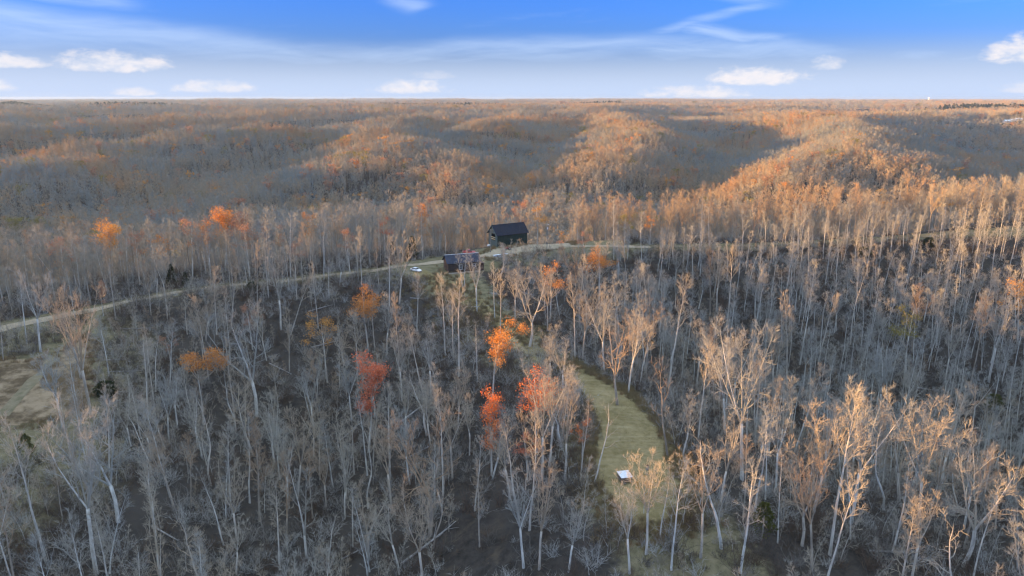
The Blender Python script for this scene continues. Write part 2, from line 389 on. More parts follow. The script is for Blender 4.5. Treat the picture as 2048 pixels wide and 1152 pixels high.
# ---------------------------------------------------------------- mesh helpers
class MB:
    """collects vertices and faces"""
    def __init__(s): s.v = []; s.f = []; s.mi = []
    def add(s, vs, fs, mi=0):
        o = len(s.v); s.v.extend(vs)
        s.f.extend([tuple(i+o for i in f) for f in fs]); s.mi.extend([mi]*len(fs))
    def box(s, c, size, rz=0.0, mi=0, taper=1.0):
        hx, hy, hz = size[0]/2, size[1]/2, size[2]/2
        cs, sn = math.cos(rz), math.sin(rz); vs = []
        for zz in (-1, 1):
            k = taper if zz > 0 else 1.0
            for sx, sy in ((-1,-1),(1,-1),(1,1),(-1,1)):
                px, py = sx*hx*k, sy*hy*k
                vs.append((c[0]+px*cs-py*sn, c[1]+px*sn+py*cs, c[2]+zz*hz))
        s.add(vs, [(3,2,1,0),(4,5,6,7),(0,1,5,4),(1,2,6,5),(2,3,7,6),(3,0,4,7)], mi)
    def tube(s, pts, rad, sides=6, tip=True, mi=0):
        n = len(pts); vs = []; fs = []
        prev = None
        for i in range(n):
            a = pts[max(0, i-1)]; c = pts[min(n-1, i+1)]
            dx, dy, dz = c[0]-a[0], c[1]-a[1], c[2]-a[2]
            L = math.sqrt(dx*dx+dy*dy+dz*dz) or 1.0
            dx, dy, dz = dx/L, dy/L, dz/L
            if prev is None:
                ux, uy, uz = (1, 0, 0) if abs(dz) > .7 else (0, 0, 1)
            else: ux, uy, uz = prev
            k = ux*dx+uy*dy+uz*dz
            ux, uy, uz = ux-k*dx, uy-k*dy, uz-k*dz
            L = math.sqrt(ux*ux+uy*uy+uz*uz) or 1.0
            ux, uy, uz = ux/L, uy/L, uz/L
            prev = (ux, uy, uz)
            wx, wy, wz = dy*uz-dz*uy, dz*ux-dx*uz, dx*uy-dy*ux
            p = pts[i]; r = rad[i]
            if i == n-1 and tip:
                vs.append(tuple(p)); break
            for q in range(sides):
                an = 6.2831853*q/sides; ca, sa = math.cos(an)*r, math.sin(an)*r
                vs.append((p[0]+ux*ca+wx*sa, p[1]+uy*ca+wy*sa, p[2]+uz*ca+wz*sa))
        rings = n-1 if tip else n
        for i in range(rings-1):
            for q in range(sides):
                q2 = (q+1) % sides
                fs.append((i*sides+q, i*sides+q2, (i+1)*sides+q2, (i+1)*sides+q))
        if tip:
            o = (rings-1)*sides; ap = rings*sides
            for q in range(sides): fs.append((o+q, o+(q+1) % sides, ap))
        else:
            fs.append(tuple(reversed(range(sides)))); fs.append(tuple((n-1)*sides+q for q in range(sides)))
        s.add(vs, fs, mi)
    def lathe(s, prof, sides=16, c=(0,0,0), mi=0):
        vs = []; fs = []
        for r, z in prof:
            for q in range(sides):
                an = 6.2831853*q/sides; vs.append((c[0]+r*math.cos(an), c[1]+r*math.sin(an), c[2]+z))
        for i in range(len(prof)-1):
            for q in range(sides):
                q2 = (q+1) % sides; fs.append((i*sides+q, i*sides+q2, (i+1)*sides+q2, (i+1)*sides+q))
        fs.append(tuple(reversed(range(sides)))); fs.append(tuple((len(prof)-1)*sides+q for q in range(sides)))
        s.add(vs, fs, mi)
    def mesh(s, name, mats, smooth=False):
        me = bpy.data.meshes.new(name)
        me.from_pydata(s.v, [], s.f)
        for m in (mats if isinstance(mats, (list, tuple)) else [mats]): me.materials.append(m)
        if any(s.mi): me.polygons.foreach_set('material_index', s.mi)
        if smooth: me.polygons.foreach_set('use_smooth', [True]*len(me.polygons))
        me.update()
        return me
    def build(s, name, mats, parent=None, smooth=False, bevel=0.0):
        o = bpy.data.objects.new(name, s.mesh(name, mats, smooth)); COL.objects.link(o)
        if parent is not None: o.parent = parent
        if bevel:
            b = o.modifiers.new('bevel', 'BEVEL'); b.width = bevel; b.segments = 2; b.limit_method = 'ANGLE'
        return o

def tag(o, label=None, cat=None, group=None, kind=None):
    if label: o['label'] = label
    if cat: o['category'] = cat
    if group: o['group'] = group
    if kind: o['kind'] = kind
    return o

def thing(name, label, cat, loc, rz=0.0, group=None):
    o = bpy.data.objects.new(name, None); o.empty_display_size = .5
    COL.objects.link(o); o.location = loc; o.rotation_euler = (0, 0, rz)
    return tag(o, label, cat, group)

def child(name, me, parent, tint=None):
    o = bpy.data.objects.new(name, me); COL.objects.link(o); o.parent = parent
    if tint is not None: o['tint'] = float(tint)
    return o

def H1(x, y): return float(height(np.array([x]), np.array([y]))[0])

# ---------------------------------------------------------------- terrain
def poly_mask(x, y, pts, w):
    d, _ = _polydist(x, y, [(p[0], p[1], 0) for p in pts]); return np.clip(1-(d-w)/w, 0, 1)

ROAD = [(-173.3,202.3), (-163.5,209.5), (-157.9,215.0), (-152.0,220.3), (-142.6,228.7), (-135.3,238.0), (-129.5,252.2), (-124.7,261.3), (-112.1,267.1), (-95.1,267.5), (-80.8,270.3), (-70.5,275.1), (-59.4,277.9), (-47.3,276.3), (-36.0,279.0), (-27.6,283.7), (-18.2,293.0), (-10.2,297.6), (-2.9,301.7), (5.6,307.5), (16.4,310.2), (27.7,315.2), (38.5,314.2), (60.7,315.7), (83.2,317.7), (105.0,316.8), (127.6,318.5), (151.2,321.7), (175.7,326.0), (197.4,324.9), (229.7,323.9), (257.6,327.7)
]
TRACK = [(-125.4,165.2), (-127.5,174.2), (-128.9,183.8), (-131.5,195.9), (-133.9,212.9), (-132.6,220.4), (-135.6,232.3)
]
CLEARING = [(12.5,183.0), (17.3,189.2), (22.7,182.4), (27.0,174.5), (32.4,165.1), (34.5,154.2), (34.7,144.3), (34.4,135.1), (34.2,124.3), (32.2,115.8), (26.3,110.7), (19.5,111.2), (16.3,120.7), (15.2,130.5), (16.5,140.9), (18.8,152.8), (17.8,165.8), (14.8,174.7)
]
FIELD = [(-158.6,198.0), (-145.7,196.0), (-137.5,196.5), (-132.3,202.3), (-132.5,214.5), (-126.5,209.0), (-119.2,193.7), (-111.6,178.3), (-108.2,167.2), (-112.4,162.0), (-120.5,161.5), (-129.8,161.1)
]
YARD = [(-13.0,300.7), (-8.4,310.5), (-5.2,311.1), (5.8,318.8), (16.7,585.8), (31.1,588.6), (47.0,582.8), (26.7,317.3), (20.6,307.5), (11.9,304.9), (3.3,299.0), (-4.9,291.7), (-11.4,291.4)
]
def in_poly(x, y, poly):
    x = np.asarray(x, float); y = np.asarray(y, float)
    ins = np.zeros(x.shape, bool); n = len(poly)
    for i in range(n):
        x1, y1 = poly[i]; x2, y2 = poly[(i+1) % n]
        c = ((y1 > y) != (y2 > y)) & (x < (x2-x1)*(y-y1)/((y2-y1) or 1e-9)+x1)
        ins ^= c
    return ins

def build_terrain():
    rs = np.concatenate([np.linspace(30, 450, 170), np.geomspace(455, 12600, 170)])
    a_front = np.linspace(-48, 48, 330); a_back = np.linspace(48, 312, 90)[1:-1]
    an = np.radians(np.concatenate([a_front, a_back])); na = len(an); nr = len(rs)
    X = np.outer(rs, np.sin(an)); Y = np.outer(rs, np.cos(an)); Z = height(X, Y)
    v = np.stack([X, Y, Z], -1).reshape(-1, 3)
    z0 = float(height(np.array([0.]), np.array([0.]))[0])
    v = np.vstack([v, [[0, 0, z0]]])
    i, j = np.meshgrid(np.arange(nr-1), np.arange(na), indexing='ij'); j2 = (j+1) % na
    q = np.stack([i*na+j, (i+1)*na+j, (i+1)*na+j2, i*na+j2], -1).reshape(-1, 4)
    f = q.tolist() + [(len(v)-1, k, (k+1) % na) for k in range(na)]
    me = bpy.data.meshes.new('terrain'); me.from_pydata(v.tolist(), [], [tuple(t) for t in f])
    me.polygons.foreach_set('use_smooth', [True]*len(me.polygons)); me.materials.append(M['ground'])
    g = np.zeros(len(v))
    x, y = v[:, 0], v[:, 1]
    g = np.maximum(g, poly_mask(x, y, [(p[0], p[1]) for p in RIDGES[2][0]], 9)*.75)
    g = np.maximum(g, poly_mask(x, y, ROAD, 5)*.7)
    g = np.maximum(g, poly_mask(x, y, [(-37,276),(0,300),(40,320)], 13)*.8)
    g = np.maximum(g, poly_mask(x, y, [(-135,205),(-122,160),(-110,135)], 20)*.7)
    at = me.attributes.new('grass', 'FLOAT', 'POINT'); at.data.foreach_set('value', g.astype(np.float32))
    me.update()
    o = bpy.data.objects.new('terrain', me); COL.objects.link(o); tag(o, kind='structure')
build_terrain()

def strip(name, pts, width, mat, lift, rag=.5, step=2.0, across=5):
    P = []
    for (ax, ay), (bx, by) in zip(pts[:-1], pts[1:]):
        n = max(1, int(math.hypot(bx-ax, by-ay)/step))
        P += [(ax+(bx-ax)*k/n, ay+(by-ay)*k/n) for k in range(n)]
    P.append(pts[-1]); P = np.array(P)
    for _ in range(6): P[1:-1] = (P[:-2]+P[1:-1]*2+P[2:])/4
    T = np.gradient(P, axis=0); T /= np.linalg.norm(T, axis=1)[:, None]
    N = np.stack([-T[:, 1], T[:, 0]], 1); vs = []; n = len(P)
    for i in range(n):
        wl = width/2+rag*(vnoise(i*.35, 3.0, 71)-.5)*2; wr = width/2+rag*(vnoise(i*.35, 9.0, 72)-.5)*2
        for k in range(across):
            t = k/(across-1); off = -wr+(wl+wr)*t
            vs.append((P[i, 0]+N[i, 0]*off, P[i, 1]+N[i, 1]*off))
    vs = np.array(vs); z = height(vs[:, 0], vs[:, 1])+lift
    mb = MB(); fs = [(i*across+k, i*across+k+1, (i+1)*across+k+1, (i+1)*across+k) for i in range(n-1) for k in range(across-1)]
    fs = [tuple(reversed(f)) for f in fs]
    mb.add([(a, b, c) for (a, b), c in zip(vs, z)], fs)
    o = mb.build(name, mat, smooth=True); tag(o, kind='structure'); return o

def sheet(name, poly, mat, lift, step=1.5, rag=2.5):
    poly = list(poly); xs = [p[0] for p in poly]; ys = [p[1] for p in poly]
    gx = np.arange(min(xs)-3, max(xs)+3, step); gy = np.arange(min(ys)-3, max(ys)+3, step)
    X, Y = np.meshgrid(gx, gy, indexing='ij')
    wx = X+rag*2*(fbm(X/6, Y/6, 3, 81)-.5); wy = Y+rag*2*(fbm(X/6, Y/6, 3, 82)-.5)
    ins = in_poly(wx, wy, poly); Z = height(X, Y)+lift
    idx = -np.ones(X.shape, int); vs = []; fs = []
    for i in range(len(gx)-1):
        for j in range(len(gy)-1):
            if ins[i, j]:
                q = []
                for a, b in ((i, j), (i+1, j), (i+1, j+1), (i, j+1)):
                    if idx[a, b] < 0: idx[a, b] = len(vs); vs.append((X[a, b], Y[a, b], Z[a, b]))
                    q.append(int(idx[a, b]))
                fs.append(tuple(q))
    mb = MB(); mb.add(vs, fs); o = mb.build(name, mat, smooth=True); tag(o, kind='structure'); return o

sheet('mown_clearing', CLEARING, M['mown'], .07)
sheet('grassy_field', FIELD, M['field'], .07)
sheet('barn_yard', YARD, M['gravel'], .10)
strip('grassy_lane', [(-36,270),(-26,258),(-12,240),(-2,215),(5,198),(13,182),(18,172)], 6.5, M['mown'], .09, 2.2)
kr = next(i for i, p in enumerate(ROAD) if p[0] > 45)
strip('gravel_road', ROAD[:kr+1], 4.2, M['gravel'], .15, .5)
M['track'] = grass_mat('worn_track', (.15,.13,.085), (.23,.195,.135), (.10,.095,.055), False, .6)
strip('farm_track', TRACK, 2.4, M['track'], .13, 1.0)
strip('ridge_track', ROAD[kr:], 2.6, M['track'], .13, 1.0)

# ---------------------------------------------------------------- trees
def unit(v):
    L = math.sqrt(v[0]*v[0]+v[1]*v[1]+v[2]*v[2]) or 1.0
    return (v[0]/L, v[1]/L, v[2]/L)

def path(rng, p, d, L, n, wob, rise):
    """a wobbling line of n segments starting at p towards d; rise bends it upward"""
    pts = [p]; st = L/n
    for _ in range(n):
        d = unit((d[0]+rng.gauss(0, wob), d[1]+rng.gauss(0, wob), d[2]+rng.gauss(0, wob)+rise))
        p = (p[0]+d[0]*st, p[1]+d[1]*st, p[2]+d[2]*st); pts.append(p)
    return pts, d

def at(pts, t):
    k = t*(len(pts)-1); i = min(int(k), len(pts)-2); f = k-i
    a, b = pts[i], pts[i+1]
    return (a[0]+(b[0]-a[0])*f, a[1]+(b[1]-a[1])*f, a[2]+(b[2]-a[2])*f), unit((b[0]-a[0], b[1]-a[1], b[2]-a[2]))

def side_dir(rng, d, ang, az):
    u = (1, 0, 0) if abs(d[2]) > .8 else (0, 0, 1)
    k = sum(a*b for a, b in zip(u, d)); u = unit(tuple(a-k*b for a, b in zip(u, d)))
    w = (d[1]*u[2]-d[2]*u[1], d[2]*u[0]-d[0]*u[2], d[0]*u[1]-d[1]*u[0])
    c, s = math.cos(az), math.sin(az); ca, sa = math.cos(ang), math.sin(ang)
    return unit(tuple(d[i]*ca+(u[i]*c+w[i]*s)*sa for i in range(3)))

def twiggery(rng, mb, pts, L, r, nb, nt, lod, tips, tw, ntt=3):
    """side branches, twigs and twiglets on one limb"""
    for k in range(nb):
        t = .25+.75*(k+rng.random()*.8)/nb
        p, d = at(pts, min(t, .99))
        l2 = L*(.55-.25*t)*rng.uniform(.7, 1.25)+.4
        d2 = side_dir(rng, d, R(rng.uniform(28, 58)), rng.uniform(0, 6.283))
        q, _ = path(rng, p, d2, l2, 3, .12, .07)
        mb.tube(q, [r*.42, r*.3, r*.2, .012], 3 if lod else 4)
        for j in range(nt):
            t2 = .25+.75*(j+rng.random())/nt
            p3, d3 = at(q, min(t2, .99))
            l3 = (.45*l2*(1.15-.5*t2)+.35)*rng.uniform(.7, 1.3)
            d4 = side_dir(rng, d3, R(rng.uniform(20, 55)), rng.uniform(0, 6.283))
            d4 = unit((d4[0], d4[1], d4[2]+.22))
            q3, _ = path(rng, p3, d4, l3, 2, .12, .08)
            mb.tube(q3, [tw*1.25, tw*.85, .004], 3)
            tips.append(q3[-1]); tips.append(q3[1])
            if not lod:
                for h in range(ntt):
                    p5, d5 = at(q3, rng.uniform(.2, .95))
                    d6 = side_dir(rng, d5, R(rng.uniform(20, 50)), rng.uniform(0, 6.283))
                    d6 = unit((d6[0], d6[1], d6[2]+.2))
                    l5 = l3*rng.uniform(.4, .75)
                    e = (p5[0]+d6[0]*l5, p5[1]+d6[1]*l5, p5[2]+d6[2]*l5)
                    mb.tube([p5, e], [tw*.8, .003], 3)
                    tips.append(e)

# form: bole fraction, limb count, limb angle low->high, limb length low->high, forks (n, angle, at), wobble, twig counts
FORMS = {
    'tall':   dict(H=25, bole=.55, nl=11, ang=(44, 20), ll=(4.4, 2.2), wob=.030, nb=5, nt=5, r=.25),
    'narrow': dict(H=25, bole=.42, nl=17, ang=(44, 20), ll=(2.8, 1.5), wob=.022, nb=4, nt=5, r=.22),
    'vase':   dict(H=24, bole=.40, nl=7, ang=(38, 18), ll=(3.8, 2.4), wob=.04, nb=4, nt=5, r=.28, fork=(4, 17)),
    'fan':    dict(H=23, bole=.42, nl=7, ang=(40, 18), ll=(3.6, 2.4), wob=.035, nb=4, nt=5, r=.28, fork=(5, 23)),
    'broad':  dict(H=21, bole=.36, nl=7, ang=(56, 34), ll=(5.2, 3.4), wob=.07, nb=5, nt=5, r=.36, fork=(3, 30)),
    'oval':   dict(H=24, bole=.32, nl=24, ang=(58, 24), ll=(3.6, 1.5), wob=.02, nb=5, nt=5, r=.26),
    'twin':   dict(H=25, bole=.22, nl=9, ang=(42, 22), ll=(3.4, 2.0), wob=.03, nb=4, nt=5, r=.27, fork=(2, 8)),
    'snag':   dict(H=20, bole=.42, nl=6, ang=(60, 40), ll=(4.2, 2.6), wob=.09, nb=3, nt=2, r=.24),
    'pole':   dict(H=22, bole=.50, nl=13, ang=(70, 45), ll=(1.7, .7), wob=.018, nb=3, nt=3, r=.17),
    'bent':   dict(H=20, bole=.45, nl=9, ang=(50, 25), ll=(3.2, 2.0), wob=.03, nb=4, nt=4, r=.2, bend=.045),
    'sapling':dict(H=11, bole=.22, nl=13, ang=(45, 20), ll=(2.2, 1.0), wob=.05, nb=3, nt=4, r=.09),
}
NOMINAL = {k: v['H'] for k, v in FORMS.items()}

def grow(form, seed, lod=False, slim=1.0):
    """returns (trunk MB, crown MB, twig tips) for one tree about NOMINAL[form] metres tall"""
    f = FORMS[form]; rng = random.Random(seed*7919+sum(map(ord, form)))
    tr, cr, tips = MB(), MB(), []
    Ht = f['H']; r0 = f['r']*slim; bole = f['bole']*rng.uniform(.9, 1.1)
    tw = .021 if not lod else .05
    nb, nt = f['nb'], f['nt']
    nl = f['nl']
    if lod: nb, nt, nl, r0 = max(4, nb), max(4, nt), max(6, nl), r0*.6
    sides = 4 if lod else 7
    stems = []
    bend = f.get('bend', 0)
    if 'fork' in f:
        nf, fa = f['fork']; zf = bole*Ht
        main, d = path(rng, (0, 0, -.6), (0, 0, 1), zf+.6, 5, f['wob'], .03)
        tr.tube(main, [r0*1.35, r0*1.05, r0*.97, r0*.92, r0*.88, r0*.84], sides, tip=False)
        a0 = rng.uniform(0, 6.28)
        for k in range(nf):
            d2 = side_dir(rng, d, R(fa*rng.uniform(.65, 1.25)), a0+6.283*k/nf+rng.uniform(-.4, .4))
            L = (Ht-zf)*rng.uniform(.82, 1.02)/math.cos(R(fa*.75))
            q, _ = path(rng, main[-1], d2, L, 7, f['wob']*1.3, .045)
            rr = r0*.84/math.sqrt(nf)*1.25
            (tr if k == 0 else cr).tube(q, [rr*(1-.93*i/7) for i in range(8)], max(3, sides-2))
            stems.append((q, L, rr, 0.12))
    else:
        main, d = [(0, 0, -.6)], (0, 0, 1); n = 12; p = main[0]
        for i in range(n):
            d = unit((d[0]+rng.gauss(0, f['wob'])+bend*(i > 3), d[1]+rng.gauss(0, f['wob']), d[2]+.05-bend*1.3*(i > 6)))
            p = (p[0]+d[0]*(Ht+.6)/n, p[1]+d[1]*(Ht+.6)/n, p[2]+d[2]*(Ht+.6)/n); main.append(p)
        tr.tube(main, [r0*1.3]+[r0*(1-.95*(i/n)**1.15) for i in range(1, n+1)], sides)
        stems.append((main, Ht, r0, bole))
    for (q, L, rr, b0) in stems:
        az = rng.uniform(0, 6.28)
        for k in range(nl):
            u = (k+rng.random()*.7)/nl
            t = b0+(.985-b0)*u
            p, d = at(q, t)
            ang = f['ang'][0]+(f['ang'][1]-f['ang'][0])*u+rng.uniform(-9, 9)
            ll = (f['ll'][0]+(f['ll'][1]-f['ll'][0])*u)*rng.uniform(.65, 1.25)
            az += 2.399+rng.uniform(-.5, .5)
            d2 = side_dir(rng, d, R(ang), az)
            pl, _ = path(rng, p, d2, ll, 5, .10 if form not in ('snag', 'broad') else .2, .085)
            rl = max(.03, min(rr*(1-.9*t)*.75, .018*ll+.03))
            cr.tube(pl, [rl, rl*.85, rl*.7, rl*.52, rl*.34, .01], 3 if lod else 5)
            twiggery(rng, cr, pl, ll, rl, nb, nt, lod, tips, tw)
    return tr, cr, tips

def leaves(rng, mb, tips, n, size, spread):
    for _ in range(n):
        p = rng.choice(tips)
        c = (p[0]+rng.gauss(0, spread), p[1]+rng.gauss(0, spread), p[2]+rng.gauss(0, spread*.8))
        a = unit((rng.gauss(0, 1), rng.gauss(0, 1), rng.gauss(0, .5)))
        b = unit((rng.gauss(0, 1), rng.gauss(0, 1), rng.gauss(0, 1)))
        w = (a[1]*b[2]-a[2]*b[1], a[2]*b[0]-a[0]*b[2], a[0]*b[1]-a[1]*b[0])
        s = size*rng.uniform(.6, 1.3)
        mb.add([(c[0]-a[0]*s, c[1]-a[1]*s, c[2]-a[2]*s), (c[0]+w[0]*s*.6, c[1]+w[1]*s*.6, c[2]+w[2]*s*.6+.05),
                (c[0]+a[0]*s, c[1]+a[1]*s, c[2]+a[2]*s), (c[0]-w[0]*s*.6, c[1]-w[1]*s*.6, c[2]-w[2]*s*.6+.05)],
               [(0, 1, 2), (0, 2, 3)])

NVAR = {'tall': 4, 'narrow': 3, 'vase': 4, 'fan': 4, 'broad': 3, 'oval': 2, 'twin': 3, 'snag': 3, 'pole': 2, 'bent': 3, 'sapling': 2}
PROTO = {}
for form, n in NVAR.items():
    for k in range(n):
        tr, cr, tips = grow(form, k+1)
        PROTO[form, k] = (tr.mesh('trunk', M['trunk'], True), cr.mesh('crown', M['twig']))

